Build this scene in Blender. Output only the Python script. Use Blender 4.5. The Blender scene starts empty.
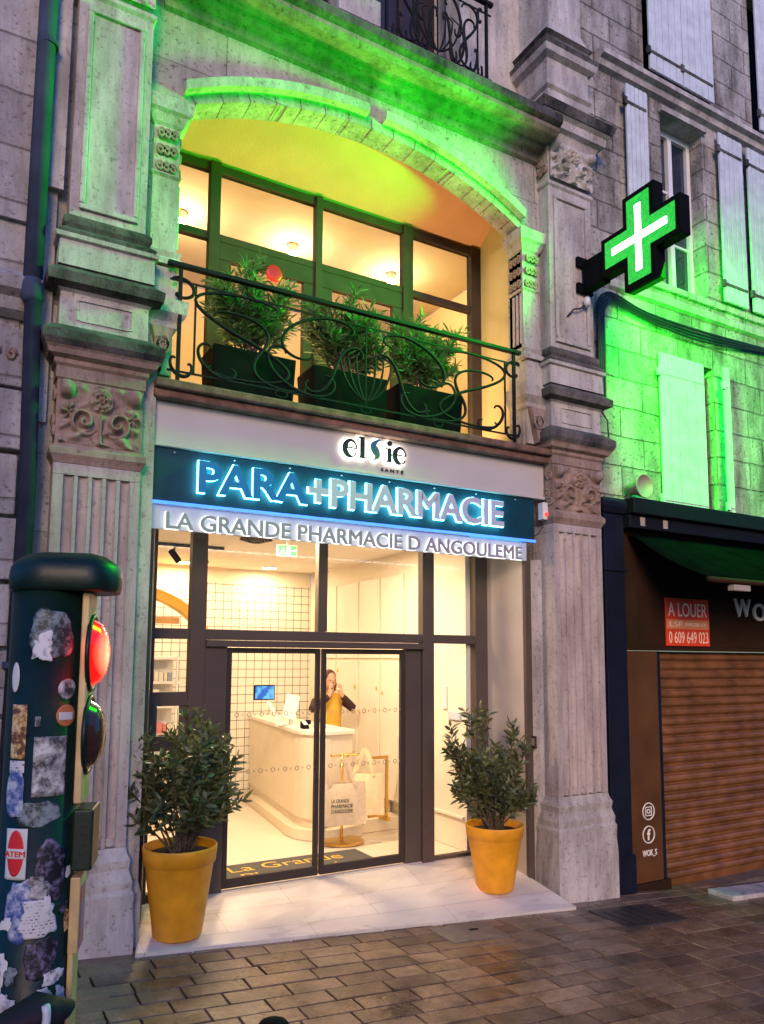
import bpy, bmesh, math, random
from mathutils import Vector, Matrix
R = math.radians
sin, cos, pi = math.sin, math.cos, math.pi
sc = bpy.context.scene
COL = sc.collection

# ------------------------------------------------------------------ camera, sky, sun, exposure
cam = bpy.data.cameras.new("camera"); camo = bpy.data.objects.new("camera", cam); COL.objects.link(camo)
right = Vector((0.86911623, -0.49458017, 0.00523743)); up = Vector((-0.05662841, -0.08898145, 0.99442221)); fwd = Vector((0.49135547, 0.86456507, 0.10534251))
camo.matrix_world = Matrix(((right.x, up.x, -fwd.x, 0), (right.y, up.y, -fwd.y, -5.5), (right.z, up.z, -fwd.z, 1.87), (0, 0, 0, 1)))
cam.sensor_fit = 'HORIZONTAL'; cam.sensor_width = 36; cam.lens = 756.88 / 764 * 36
cam.shift_x = (382 - 380.87) / 764; cam.shift_y = (579.02 - 512) / 764
cam.clip_start = .05; cam.clip_end = 2000
sc.camera = camo
w = bpy.data.worlds.new("World"); sc.world = w; w.use_nodes = True
nt = w.node_tree; bg = nt.nodes['Background']
sky = nt.nodes.new('ShaderNodeTexSky'); sky.sky_type = 'NISHITA'; sky.sun_disc = False
sky.sun_elevation = R(3); sky.sun_rotation = R(200); sky.ozone_density = 6.0; sky.air_density = 1.0; sky.dust_density = .6
tint = nt.nodes.new('ShaderNodeMix'); tint.data_type = 'RGBA'; tint.blend_type = 'MULTIPLY'; tint.inputs[0].default_value = 1; tint.inputs[7].default_value = (.77, .86, 1.0, 1)   # violet dusk air
nt.links.new(sky.outputs[0], tint.inputs[6]); nt.links.new(tint.outputs[2], bg.inputs[0]); bg.inputs[1].default_value = .15
sl = bpy.data.lights.new("sun", 'SUN'); sl.energy = .36; sl.angle = R(22); sl.color = (1, .64, .34)
so = bpy.data.objects.new("sun", sl); COL.objects.link(so)
so.rotation_euler = (R(70), 0, R(-26))
sc.view_settings.view_transform = 'Standard'; sc.view_settings.look = 'None'; sc.view_settings.gamma = 1
sc.view_settings.exposure = 2.8
sc.view_settings.use_curve_mapping = False
sc.render.engine = 'CYCLES'
sc.cycles.use_denoising = True
sc.cycles.max_bounces = 8; sc.cycles.transparent_max_bounces = 16
sc.cycles.sample_clamp_indirect = 6; sc.cycles.caustics_reflective = False; sc.cycles.caustics_refractive = False

# ------------------------------------------------------------------ materials
def new_mat(name):
    m = bpy.data.materials.new(name); m.use_nodes = True
    return m, m.node_tree, m.node_tree.nodes['Principled BSDF']
def nd(t, typ, **kw):
    n = t.nodes.new(typ)
    for k, v in kw.items(): setattr(n, k, v)
    return n
def c4(c): return (c[0], c[1], c[2], 1)
def plain(name, col, rough=.6, metal=0, var=.12, scale=6, bump=.0, bscale=60, spec=.5, coat=0):
    m, t, p = new_mat(name)
    tc = nd(t, 'ShaderNodeTexCoord'); n = nd(t, 'ShaderNodeTexNoise'); n.inputs['Scale'].default_value = scale; n.inputs['Detail'].default_value = 6
    t.links.new(tc.outputs['Object'], n.inputs['Vector'])
    r = nd(t, 'ShaderNodeValToRGB'); e = r.color_ramp.elements
    e[0].position = .3; e[1].position = .7
    e[0].color = c4([c * (1 - var) for c in col]); e[1].color = c4([min(1, c * (1 + var)) for c in col])
    t.links.new(n.outputs['Fac'], r.inputs[0]); t.links.new(r.outputs[0], p.inputs['Base Color'])
    p.inputs['Roughness'].default_value = rough; p.inputs['Metallic'].default_value = metal; p.inputs['Specular IOR Level'].default_value = spec
    p.inputs['Coat Weight'].default_value = coat
    if bump:
        n2 = nd(t, 'ShaderNodeTexNoise'); n2.inputs['Scale'].default_value = bscale; n2.inputs['Detail'].default_value = 5
        t.links.new(tc.outputs['Object'], n2.inputs['Vector'])
        b = nd(t, 'ShaderNodeBump'); b.inputs['Strength'].default_value = bump; b.inputs['Distance'].default_value = .02
        t.links.new(n2.outputs['Fac'], b.inputs['Height']); t.links.new(b.outputs[0], p.inputs['Normal'])
    return m
def stone(name, col, dark, stain=.5, pits=.5, joints=None, bump=.6, soot=None, rough=.9):
    """limestone: large stains, fine pits, optional ashlar joints (width, height, mortar) in the x-z plane"""
    m, t, p = new_mat(name); L = t.links.new
    geo = nd(t, 'ShaderNodeNewGeometry')
    n1 = nd(t, 'ShaderNodeTexNoise'); n1.inputs['Scale'].default_value = 2.2; n1.inputs['Detail'].default_value = 9; n1.inputs['Roughness'].default_value = .65
    mp = nd(t, 'ShaderNodeMapping'); mp.inputs['Scale'].default_value = (1.4, 1.4, .55)
    L(geo.outputs['Position'], mp.inputs[0]); L(mp.outputs[0], n1.inputs['Vector'])
    r1 = nd(t, 'ShaderNodeValToRGB'); r1.color_ramp.elements[0].position = .36; r1.color_ramp.elements[1].position = .62
    r1.color_ramp.elements[0].color = c4(dark); r1.color_ramp.elements[1].color = c4(col)
    L(n1.outputs['Fac'], r1.inputs[0])
    mx0 = nd(t, 'ShaderNodeMix', data_type='RGBA'); mx0.inputs[0].default_value = stain
    mx0.inputs[6].default_value = c4(col); L(r1.outputs[0], mx0.inputs[7])
    n2 = nd(t, 'ShaderNodeTexNoise'); n2.inputs['Scale'].default_value = 26; n2.inputs['Detail'].default_value = 8; n2.inputs['Roughness'].default_value = .7
    L(geo.outputs['Position'], n2.inputs['Vector'])
    r2 = nd(t, 'ShaderNodeValToRGB'); r2.color_ramp.elements[0].position = .36; r2.color_ramp.elements[1].position = .44
    r2.color_ramp.elements[0].color = (0.28, .26, .25, 1); r2.color_ramp.elements[1].color = (1, 1, 1, 1)
    L(n2.outputs['Fac'], r2.inputs[0])
    mx1 = nd(t, 'ShaderNodeMix', data_type='RGBA', blend_type='MULTIPLY'); mx1.inputs[0].default_value = pits
    L(mx0.outputs[2], mx1.inputs[6]); L(r2.outputs[0], mx1.inputs[7])
    n5 = nd(t, 'ShaderNodeTexNoise'); n5.inputs['Scale'].default_value = 5; n5.inputs['Detail'].default_value = 7; n5.inputs['Roughness'].default_value = .7
    mp5 = nd(t, 'ShaderNodeMapping'); mp5.inputs['Scale'].default_value = (1.6, 1.6, .22); L(geo.outputs['Position'], mp5.inputs[0]); L(mp5.outputs[0], n5.inputs['Vector'])
    r5 = nd(t, 'ShaderNodeValToRGB'); r5.color_ramp.elements[0].position = .38; r5.color_ramp.elements[1].position = .56; r5.color_ramp.elements[0].color = (.5, .46, .44, 1); r5.color_ramp.elements[1].color = (1, 1, 1, 1); L(n5.outputs['Fac'], r5.inputs[0])
    mx5 = nd(t, 'ShaderNodeMix', data_type='RGBA', blend_type='MULTIPLY'); mx5.inputs[0].default_value = .5; L(mx1.outputs[2], mx5.inputs[6]); L(r5.outputs[0], mx5.inputs[7])
    colo = mx5.outputs[2]
    add = nd(t, 'ShaderNodeMath', operation='MULTIPLY_ADD'); add.inputs[1].default_value = .6
    L(n2.outputs['Fac'], add.inputs[0]); L(n1.outputs['Fac'], add.inputs[2]); hgt = add.outputs[0]
    if joints:
        bw, bh, mo = joints
        sp = nd(t, 'ShaderNodeSeparateXYZ'); L(geo.outputs['Position'], sp.inputs[0])
        cb = nd(t, 'ShaderNodeCombineXYZ')
        nw = nd(t, 'ShaderNodeTexNoise'); nw.inputs['Scale'].default_value = 3.0; L(geo.outputs['Position'], nw.inputs['Vector'])
        wz = nd(t, 'ShaderNodeMath', operation='MULTIPLY_ADD'); wz.inputs[1].default_value = .03; L(nw.outputs['Fac'], wz.inputs[0]); L(sp.outputs['Z'], wz.inputs[2])
        L(sp.outputs['X'], cb.inputs[0]); L(wz.outputs[0], cb.inputs[1])
        br = nd(t, 'ShaderNodeTexBrick'); br.inputs['Scale'].default_value = 1; br.inputs['Brick Width'].default_value = bw; br.inputs['Row Height'].default_value = bh
        br.inputs['Mortar Size'].default_value = mo; br.inputs['Mortar Smooth'].default_value = .6; br.offset = .43
        br.inputs['Color1'].default_value = (1, 1, 1, 1); br.inputs['Color2'].default_value = (.66, .65, .68, 1); br.inputs['Mortar'].default_value = (.42, .38, .36, 1)
        L(cb.outputs[0], br.inputs['Vector'])
        mx2 = nd(t, 'ShaderNodeMix', data_type='RGBA', blend_type='MULTIPLY'); mx2.inputs[0].default_value = .8
        L(colo, mx2.inputs[6]); L(br.outputs['Color'], mx2.inputs[7]); colo = mx2.outputs[2]
        sub = nd(t, 'ShaderNodeMath', operation='MULTIPLY_ADD'); sub.inputs[1].default_value = -1.2; L(br.outputs['Fac'], sub.inputs[0]); L(hgt, sub.inputs[2]); hgt = sub.outputs[0]
    L(colo, p.inputs['Base Color']); p.inputs['Roughness'].default_value = rough; p.inputs['Specular IOR Level'].default_value = .25
    b = nd(t, 'ShaderNodeBump'); b.inputs['Strength'].default_value = bump; b.inputs['Distance'].default_value = .03
    L(hgt, b.inputs['Height']); L(b.outputs[0], p.inputs['Normal'])
    return m
def emit(name, col, strength, base=(.5, .5, .5)):
    m, t, p = new_mat(name)
    p.inputs['Base Color'].default_value = c4(base); p.inputs['Emission Color'].default_value = c4(col); p.inputs['Emission Strength'].default_value = strength
    return m
def glass(name, tint=(.97, .98, .97), ior=1.45):
    m, t, p = new_mat(name); t.nodes.remove(p); L = t.links.new
    out = t.nodes['Material Output']
    tr = nd(t, 'ShaderNodeBsdfTransparent'); tr.inputs[0].default_value = c4(tint)
    gl = nd(t, 'ShaderNodeBsdfGlossy'); gl.inputs['Roughness'].default_value = .01
    fr = nd(t, 'ShaderNodeFresnel'); fr.inputs[0].default_value = ior
    nn = nd(t, 'ShaderNodeTexNoise'); nn.inputs['Scale'].default_value = 1.3
    bb = nd(t, 'ShaderNodeBump'); bb.inputs['Strength'].default_value = .02; L(nn.outputs['Fac'], bb.inputs['Height']); L(bb.outputs[0], gl.inputs['Normal'])
    ge = nd(t, 'ShaderNodeNewGeometry'); iv = nd(t, 'ShaderNodeMath', operation='SUBTRACT'); iv.inputs[0].default_value = 1; L(ge.outputs['Backfacing'], iv.inputs[1])   # reflect once per pane, at its outer face
    fm = nd(t, 'ShaderNodeMath', operation='MULTIPLY'); L(fr.outputs[0], fm.inputs[0]); L(iv.outputs[0], fm.inputs[1])
    mx = nd(t, 'ShaderNodeMixShader'); L(fm.outputs[0], mx.inputs[0]); L(tr.outputs[0], mx.inputs[1]); L(gl.outputs[0], mx.inputs[2]); L(mx.outputs[0], out.inputs[0])
    return m

M = {}
M['stone'] = stone('limestone', (.6, .56, .52), (.24, .21, .2), .65, .6)
M['stone_wall'] = stone('limestone_ashlar', (.6, .57, .52), (.25, .23, .21), .65, .85, (1.1, .55, .006))
M['stone_left'] = stone('limestone_blocks', (.52, .49, .49), (.22, .2, .2), .65, .7, (.8, .42, .012))
M['rubble'] = stone('weathered_rubble', (.64, .6, .55), (.15, .13, .11), .85, 1.0, (.62, .33, .012), bump=.9)
M['crust'] = stone('black_weathering_crust', (.17, .155, .14), (.018, .018, .02), .95, .7, bump=.8)
M['carved'] = stone('carved_limestone', (.42, .31, .25), (.15, .1, .085), .6, .5, bump=.4)
M['fluted'] = stone('fluted_limestone', (.56, .48, .44), (.27, .21, .2), .55, .5)
M['plaster'] = plain('beige_plaster', (.52, .43, .3), .9, var=.1, scale=3, bump=.15)
M['plaster_wall'] = plain('cream_wall_paint', (.8, .72, .6), .7, var=.03)
M['ceiling'] = plain('ceiling_paint', (.8, .74, .66), .8, var=.02)
M['frame'] = plain('dark_bronze_aluminium', (.042, .032, .026), .6, 0, spec=.3, var=.08, scale=3)
M['frame_grey'] = plain('grey_aluminium', (.085, .064, .05), .6, 0, spec=.3, var=.08, scale=3)
M['frame_brown'] = plain('dark_brown_joinery', (.05, .036, .026), .65, var=.15, spec=.15)
M['fascia'] = plain('greige_fascia_panel', (.5, .46, .44), .55, var=.05, scale=2, bump=.05)
M['teal'] = plain('dark_teal_board', (.004, .042, .06), .5, var=.1, spec=.3)
M['slab'] = plain('stained_slab_edge', (.16, .085, .06), .85, var=.5, scale=9, bump=.4)
M['iron'] = plain('wrought_iron', (.012, .012, .013), .6, 0, var=.3, scale=30, spec=.12)
M['glass'] = glass('window_glass')
M['marble'] = None
M['black'] = plain('black_plastic', (.004, .004, .005), .8, var=.2, spec=.08)
M['pot'] = plain('ochre_pot_plastic', (.85, .36, .012), .5, var=.16, scale=7, bump=.03)
M['soil'] = plain('potting_soil', (.02, .014, .01), .95, var=.5, scale=40, bump=.8)
M['stem'] = plain('woody_stem', (.09, .065, .04), .8, var=.3, scale=30)
M['navy'] = plain('navy_painted_wood', (.007, .009, .02), .6, var=.25, scale=5, spec=.2)
M['pipe'] = plain('blue_grey_painted_zinc', (.045, .06, .105), .75, 0, spec=.15, var=.25, scale=5, bump=.1, bscale=30)
M['shop_brown'] = plain('brown_shop_paint', (.03, .013, .006), .75, spec=.15, var=.2, scale=3, bump=.05)
M['panel_brown'] = plain('tan_shop_panel', (.1, .04, .014), .65, spec=.2, var=.2, scale=3)
M['shutter_wood'] = plain('pale_grey_shutter_paint', (.56, .6, .63), .7, var=.14, scale=7, bump=.1)
M['white'] = plain('white_paint', (.75, .74, .72), .5, var=.03)
M['white_pl'] = plain('white_plastic', (.7, .7, .7), .4, var=.03)
M['roller'] = plain('bronze_roller_slats', (.24, .1, .036), .5, .2, var=.45, scale=4)
M['awning'] = plain('dark_green_canvas', (.003, .0045, .0045), .95, spec=.0, var=.3, scale=4, bump=.15)
M['lighttex'] = plain('beige_metal', (.4, .33, .25), .5, var=.15)
M['red_sign'] = plain('red_letting_board', (.85, .06, .015), .5, var=.12, scale=4)
M['orange_print'] = plain('orange_print', (.85, .3, .12), .6, var=.05)
M['pale_print'] = plain('pale_print', (.95, .8, .62), .6, var=.05)
M['white_letters'] = plain('cream_vinyl_letters', (.92, .85, .75), .6, var=.06)
M['cable'] = plain('black_cable', (.012, .012, .013), .55, var=.2)
M['totem'] = plain('dark_green_enamel', (.004, .016, .011), .42, 0, var=.35, scale=9, bump=.05, spec=.35)
M['totem_yellow'] = plain('worn_cream_metal', (.5, .36, .17), .5, .1, var=.25, scale=12)
M['brass'] = plain('brushed_brass', (.62, .38, .1), .3, .8, var=.1)
M['tote'] = plain('natural_cotton_canvas', (.8, .64, .42), .9, var=.08, scale=20, bump=.25, bscale=150)
M['counter'] = plain('cream_counter_laminate', (.72, .62, .47), .5, var=.03)
M['counter_top'] = plain('pale_counter_top', (.78, .72, .62), .3, var=.03)
M['skin'] = plain('skin', (.5, .28, .19), .55, var=.06)
M['hair'] = plain('auburn_hair', (.07, .02, .012), .5, var=.3, scale=40)
M['tunic'] = plain('mustard_tunic', (.62, .36, .04), .85, var=.1, scale=10, bump=.15)
M['sleeve'] = plain('dark_maroon_jersey', (.035, .012, .012), .85, var=.2)
M['trousers'] = plain('dark_trousers', (.02, .018, .02), .85, var=.2)
M['mat'] = plain('grey_door_mat', (.09, .085, .08), .95, var=.2, scale=60, bump=.5, bscale=200)
M['gold_print'] = plain('yellow_print', (.6, .38, .06), .9, var=.1)
M['grey_face'] = plain('grey_letter_face', (.5, .54, .66), .45, var=.04)
M['blue_face'] = plain('blue_letter_face', (.015, .17, .48), .45, var=.06)
M['dark_text'] = plain('dark_text', (.02, .022, .02), .5, var=.1)
M['strip_grey'] = plain('grey_strip_letter_face', (.32, .31, .34), .5, var=.05)
M['panel_white'] = plain('white_cabinet_lacquer', (.8, .72, .62), .4, var=.02)
M['metal_cover'] = plain('cast_iron_cover', (.06, .055, .05), .45, .5, var=.4, scale=14, bump=.4)
M['concrete'] = plain('worn_concrete_slab', (.14, .12, .1), .45, var=.3, scale=8, bump=.3)
M['tyre'] = plain('tyre_rubber', (.015, .015, .015), .8, var=.2)
M['bike'] = plain('dark_bike_enamel', (.03, .022, .03), .3, .2, var=.2)
M['bike_white'] = plain('white_cable_lock_sleeve', (.45, .47, .55), .4, var=.1)
M['saddle'] = plain('purple_black_vinyl', (.016, .011, .02), .7, var=.2, spec=.2)
M['vault'] = plain('warm_plaster_ceiling', (.6, .3, .15), .9, var=.08, scale=2.5, bump=.2)

def marble():
    m, t, p = new_mat('white_marble'); L = t.links.new
    geo = nd(t, 'ShaderNodeNewGeometry')
    n = nd(t, 'ShaderNodeTexNoise'); n.inputs['Scale'].default_value = 1.4; n.inputs['Detail'].default_value = 10; n.inputs['Distortion'].default_value = 1.2
    mp = nd(t, 'ShaderNodeMapping'); mp.inputs['Scale'].default_value = (.7, 2.2, 1); L(geo.outputs['Position'], mp.inputs[0]); L(mp.outputs[0], n.inputs['Vector'])
    r = nd(t, 'ShaderNodeValToRGB'); r.color_ramp.elements[0].position = .42; r.color_ramp.elements[1].position = .55
    r.color_ramp.elements[0].color = (.64, .58, .5, 1); r.color_ramp.elements[1].color = (.74, .67, .58, 1); L(n.outputs['Fac'], r.inputs[0])
    sp = nd(t, 'ShaderNodeSeparateXYZ'); L(geo.outputs['Position'], sp.inputs[0]); cb = nd(t, 'ShaderNodeCombineXYZ'); L(sp.outputs[0], cb.inputs[0]); L(sp.outputs[1], cb.inputs[1])
    br = nd(t, 'ShaderNodeTexBrick'); br.inputs['Scale'].default_value = 1; br.inputs['Brick Width'].default_value = 1.25; br.inputs['Row Height'].default_value = .31; br.inputs['Mortar Size'].default_value = .003
    br.inputs['Color1'].default_value = (1, 1, 1, 1); br.inputs['Color2'].default_value = (.93, .92, .9, 1); br.inputs['Mortar'].default_value = (.6, .56, .52, 1); L(cb.outputs[0], br.inputs['Vector'])
    mx = nd(t, 'ShaderNodeMix', data_type='RGBA', blend_type='MULTIPLY'); mx.inputs[0].default_value = 1; L(r.outputs[0], mx.inputs[6]); L(br.outputs['Color'], mx.inputs[7])
    L(mx.outputs[2], p.inputs['Base Color'])
    rr = nd(t, 'ShaderNodeMapRange'); rr.inputs[3].default_value = .12; rr.inputs[4].default_value = .45; L(n.outputs['Fac'], rr.inputs[0]); L(rr.outputs[0], p.inputs['Roughness'])
    return m
M['marble'] = marble()
def paver():
    m, t, p = new_mat('wet_granite_pavers'); L = t.links.new
    geo = nd(t, 'ShaderNodeNewGeometry')
    r = nd(t, 'ShaderNodeValToRGB'); e = r.color_ramp.elements
    e[0].color = (.15, .1, .066, 1); e[1].color = (.34, .225, .14, 1); L(geo.outputs['Random Per Island'], r.inputs[0])
    n = nd(t, 'ShaderNodeTexNoise'); n.inputs['Scale'].default_value = 45; n.inputs['Detail'].default_value = 6; L(geo.outputs['Position'], n.inputs['Vector'])
    r2 = nd(t, 'ShaderNodeValToRGB'); r2.color_ramp.elements[0].position = .3; r2.color_ramp.elements[1].position = .7; r2.color_ramp.elements[0].color = (.6, .6, .6, 1); L(n.outputs['Fac'], r2.inputs[0])
    mx = nd(t, 'ShaderNodeMix', data_type='RGBA', blend_type='MULTIPLY'); mx.inputs[0].default_value = 1; L(r.outputs[0], mx.inputs[6]); L(r2.outputs[0], mx.inputs[7])
    L(mx.outputs[2], p.inputs['Base Color'])
    n6 = nd(t, 'ShaderNodeTexNoise'); n6.inputs['Scale'].default_value = 4.5; n6.inputs['Detail'].default_value = 9; n6.inputs['Roughness'].default_value = .72; L(geo.outputs['Position'], n6.inputs['Vector'])
    r6 = nd(t, 'ShaderNodeValToRGB'); r6.color_ramp.elements[0].position = .4; r6.color_ramp.elements[1].position = .6; r6.color_ramp.elements[0].color = (.42, .4, .38, 1); L(n6.outputs['Fac'], r6.inputs[0])
    mx6 = nd(t, 'ShaderNodeMix', data_type='RGBA', blend_type='MULTIPLY'); mx6.inputs[0].default_value = .8; L(mx.outputs[2], mx6.inputs[6]); L(r6.outputs[0], mx6.inputs[7]); L(mx6.outputs[2], p.inputs['Base Color'])
    n3 = nd(t, 'ShaderNodeTexNoise'); n3.inputs['Scale'].default_value = 1.7; n3.inputs['Detail'].default_value = 6; L(geo.outputs['Position'], n3.inputs['Vector'])
    rr = nd(t, 'ShaderNodeMapRange'); rr.inputs[1].default_value = .35; rr.inputs[2].default_value = .65; rr.inputs[3].default_value = .17; rr.inputs[4].default_value = .5; L(n3.outputs['Fac'], rr.inputs[0]); L(rr.outputs[0], p.inputs['Roughness'])
    n4 = nd(t, 'ShaderNodeTexNoise'); n4.inputs['Scale'].default_value = 18; n4.inputs['Detail'].default_value = 8; L(geo.outputs['Position'], n4.inputs['Vector'])
    b = nd(t, 'ShaderNodeBump'); b.inputs['Strength'].default_value = .35; b.inputs['Distance'].default_value = .012; L(n4.outputs['Fac'], b.inputs['Height']); L(b.outputs[0], p.inputs['Normal'])
    return m
M['paver'] = paver()
M['grout'] = plain('dark_joint_sand', (.035, .027, .02), .9, var=.3, scale=20)
def tile_mat():
    m, t, p = new_mat('white_tiles_dark_grout'); L = t.links.new
    geo = nd(t, 'ShaderNodeNewGeometry'); sp = nd(t, 'ShaderNodeSeparateXYZ'); L(geo.outputs['Position'], sp.inputs[0]); cb = nd(t, 'ShaderNodeCombineXYZ'); L(sp.outputs[0], cb.inputs[0]); L(sp.outputs[2], cb.inputs[1])
    br = nd(t, 'ShaderNodeTexBrick'); br.offset = 0; br.inputs['Scale'].default_value = 1; br.inputs['Brick Width'].default_value = .115; br.inputs['Row Height'].default_value = .115; br.inputs['Mortar Size'].default_value = .0045
    br.inputs['Color1'].default_value = (.8, .76, .68, 1); br.inputs['Color2'].default_value = (.78, .73, .64, 1); br.inputs['Mortar'].default_value = (.16, .13, .1, 1)
    L(cb.outputs[0], br.inputs['Vector']); L(br.outputs['Color'], p.inputs['Base Color']); p.inputs['Roughness'].default_value = .25
    return m
M['tile'] = tile_mat()
def leaf(name, a, b, tr=.25):
    m, t, p = new_mat(name); L = t.links.new
    geo = nd(t, 'ShaderNodeNewGeometry'); r = nd(t, 'ShaderNodeValToRGB'); r.color_ramp.elements[0].color = c4(a); r.color_ramp.elements[1].color = c4(b)
    L(geo.outputs['Random Per Island'], r.inputs[0]); L(r.outputs[0], p.inputs['Base Color']); p.inputs['Roughness'].default_value = .4
    tl = nd(t, 'ShaderNodeBsdfTranslucent'); L(r.outputs[0], tl.inputs[0]); mx = nd(t, 'ShaderNodeMixShader'); mx.inputs[0].default_value = tr
    out = t.nodes['Material Output']; L(p.outputs[0], mx.inputs[1]); L(tl.outputs[0], mx.inputs[2]); L(mx.outputs[0], out.inputs[0])
    return m
M['leaf_dark'] = leaf('dark_shrub_leaves', (.045, .065, .022), (.16, .175, .07))
M['leaf_oleander'] = leaf('oleander_leaves', (.05, .1, .03), (.15, .22, .07))

# ------------------------------------------------------------------ mesh helpers
class MB:
    def __init__(s): s.v = []; s.f = []; s.mi = []
    def face(s, idx, mi=0): s.f.append(tuple(idx)); s.mi.append(mi)
    def add(s, verts, faces, mi=0):
        o = len(s.v); s.v += [tuple(p) for p in verts]
        for f in faces: s.face([o + i for i in f], mi)
        return s
    def box(s, x0, x1, y0, y1, z0, z1, mi=0):
        return s.add([(x0, y0, z0), (x1, y0, z0), (x1, y1, z0), (x0, y1, z0), (x0, y0, z1), (x1, y0, z1), (x1, y1, z1), (x0, y1, z1)],
                     [(0, 3, 2, 1), (4, 5, 6, 7), (0, 1, 5, 4), (1, 2, 6, 5), (2, 3, 7, 6), (3, 0, 4, 7)], mi)
    def bar(s, a, b, w, h=None, mi=0, upv=(0, 0, 1)):
        h = h or w; a = Vector(a); b = Vector(b); d = (b - a).normalized(); u = Vector(upv)
        if abs(d.dot(u)) > .95: u = Vector((0, 1, 0))
        r = d.cross(u).normalized(); u = r.cross(d)
        vs = [p + r * i * w / 2 + u * j * h / 2 for p in (a, b) for i, j in ((-1, -1), (1, -1), (1, 1), (-1, 1))]
        return s.add(vs, [(3, 2, 1, 0), (4, 5, 6, 7), (0, 1, 5, 4), (1, 2, 6, 5), (2, 3, 7, 6), (3, 0, 4, 7)], mi)
    def tube(s, pts, r, n=8, mi=0, closed=False):
        pts = [Vector(p) for p in pts]; N = len(pts)
        rr = r if isinstance(r, (list, tuple)) else [r] * N
        o = len(s.v); prev = None
        for i, p in enumerate(pts):
            if closed: d = pts[(i + 1) % N] - pts[i - 1]
            else: d = pts[min(i + 1, N - 1)] - pts[max(i - 1, 0)]
            if d.length < 1e-9: d = Vector((0, 0, 1))
            d.normalize()
            if prev is None:
                a = Vector((0, 1, 0)) if abs(d.y) < .9 else Vector((1, 0, 0))
            else: a = prev
            u = (a - d * a.dot(d)).normalized(); prev = u; w_ = d.cross(u)
            for k in range(n):
                q = 2 * pi * k / n; s.v.append(tuple(p + (u * cos(q) + w_ * sin(q)) * rr[i]))
        for i in range(N if closed else N - 1):
            j = (i + 1) % N
            for k in range(n):
                k2 = (k + 1) % n; s.face((o + i * n + k, o + i * n + k2, o + j * n + k2, o + j * n + k), mi)
        if not closed:
            s.face([o + k for k in range(n)][::-1], mi); s.face([o + (N - 1) * n + k for k in range(n)], mi)
        return s
    def lathe(s, prof, c=(0, 0, 0), n=32, mi=0, sx=1, sy=1, cap=True):
        o = len(s.v)
        for r, z in prof:
            for k in range(n):
                q = 2 * pi * k / n; s.v.append((c[0] + r * cos(q) * sx, c[1] + r * sin(q) * sy, c[2] + z))
        for i in range(len(prof) - 1):
            for k in range(n):
                k2 = (k + 1) % n; s.face((o + i * n + k, o + i * n + k2, o + (i + 1) * n + k2, o + (i + 1) * n + k), mi)
        if cap:
            s.face([o + k for k in range(n)][::-1], mi); s.face([o + (len(prof) - 1) * n + k for k in range(n)], mi)
        return s
    def prism(s, poly, a0, a1, axis='y', mi=0):
        """poly: list of 2D points; axis y -> (x,z), axis z -> (x,y), axis x -> (y,z)"""
        n = len(poly)
        def P(p, a): return (p[0], a, p[1]) if axis == 'y' else (p[0], p[1], a) if axis == 'z' else (a, p[0], p[1])
        s.add([P(p, a0) for p in poly] + [P(p, a1) for p in poly],
              [tuple(range(n)), tuple(range(2 * n - 1, n - 1, -1))] + [(i, n + i, n + (i + 1) % n, (i + 1) % n) for i in range(n)], mi)
        return s
    def rings(s, x0, x1, y0, yb, lev, mi=0, cap=True):
        """stacked mouldings of a rectangular pier: lev = [(z, projection)] ; back face stays at yb"""
        o = len(s.v)
        for z, p in lev:
            s.v += [(x0 - p, y0 - p, z), (x1 + p, y0 - p, z), (x1 + p, yb, z), (x0 - p, yb, z)]
        for i in range(len(lev) - 1):
            for k in range(4):
                k2 = (k + 1) % 4; s.face((o + 4 * i + k, o + 4 * i + k2, o + 4 * i + 4 + k2, o + 4 * i + 4 + k), mi)
        if cap:
            s.face((o + 3, o + 2, o + 1, o), mi); q = o + 4 * (len(lev) - 1); s.face((q, q + 1, q + 2, q + 3), mi)
        return s
    def ribbon(s, pts, ws, y0, y1, mi=0):
        """flat stroke with varying width in the x-z plane, between depths y0 and y1"""
        N = len(pts); L_, R_ = [], []
        for i in range(N):
            a = pts[max(i - 1, 0)]; b = pts[min(i + 1, N - 1)]; dx, dz = b[0] - a[0], b[1] - a[1]; l = math.hypot(dx, dz) or 1
            nx, nz = -dz / l, dx / l; h = ws[i] / 2
            L_.append((pts[i][0] + nx * h, pts[i][1] + nz * h)); R_.append((pts[i][0] - nx * h, pts[i][1] - nz * h))
        o = len(s.v)
        for i in range(N):
            for q in (L_[i], R_[i]):
                for y in (y0, y1): s.v.append((q[0], y, q[1]))
        for i in range(N - 1):
            a = o + 4 * i; b = a + 4
            s.face((a, a + 2, b + 2, b), mi); s.face((a + 1, b + 1, b + 3, a + 3), mi); s.face((a, b, b + 1, a + 1), mi); s.face((a + 2, a + 3, b + 3, b + 2), mi)
        s.face((o, o + 1, o + 3, o + 2), mi); e = o + 4 * (N - 1); s.face((e, e + 2, e + 3, e + 1), mi)
        return s
    def build(s, name, mats, parent=None, smooth=False, bevel=0, org=None, fix=True):
        me = bpy.data.meshes.new(name); o = org if org is not None else (Vector(parent['_o']) if parent is not None else Vector((0, 0, 0)))
        o = Vector(o)
        me.from_pydata([tuple(Vector(v) - o) for v in s.v], [], s.f)
        for m in (mats if isinstance(mats, (list, tuple)) else [mats]): me.materials.append(m)
        me.polygons.foreach_set('material_index', s.mi)
        if smooth: me.polygons.foreach_set('use_smooth', [True] * len(me.polygons))
        me.update()
        if fix:
            bm = bmesh.new(); bm.from_mesh(me); bmesh.ops.recalc_face_normals(bm, faces=bm.faces); bm.to_mesh(me); bm.free()
        ob = bpy.data.objects.new(name, me); COL.objects.link(ob)
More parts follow.
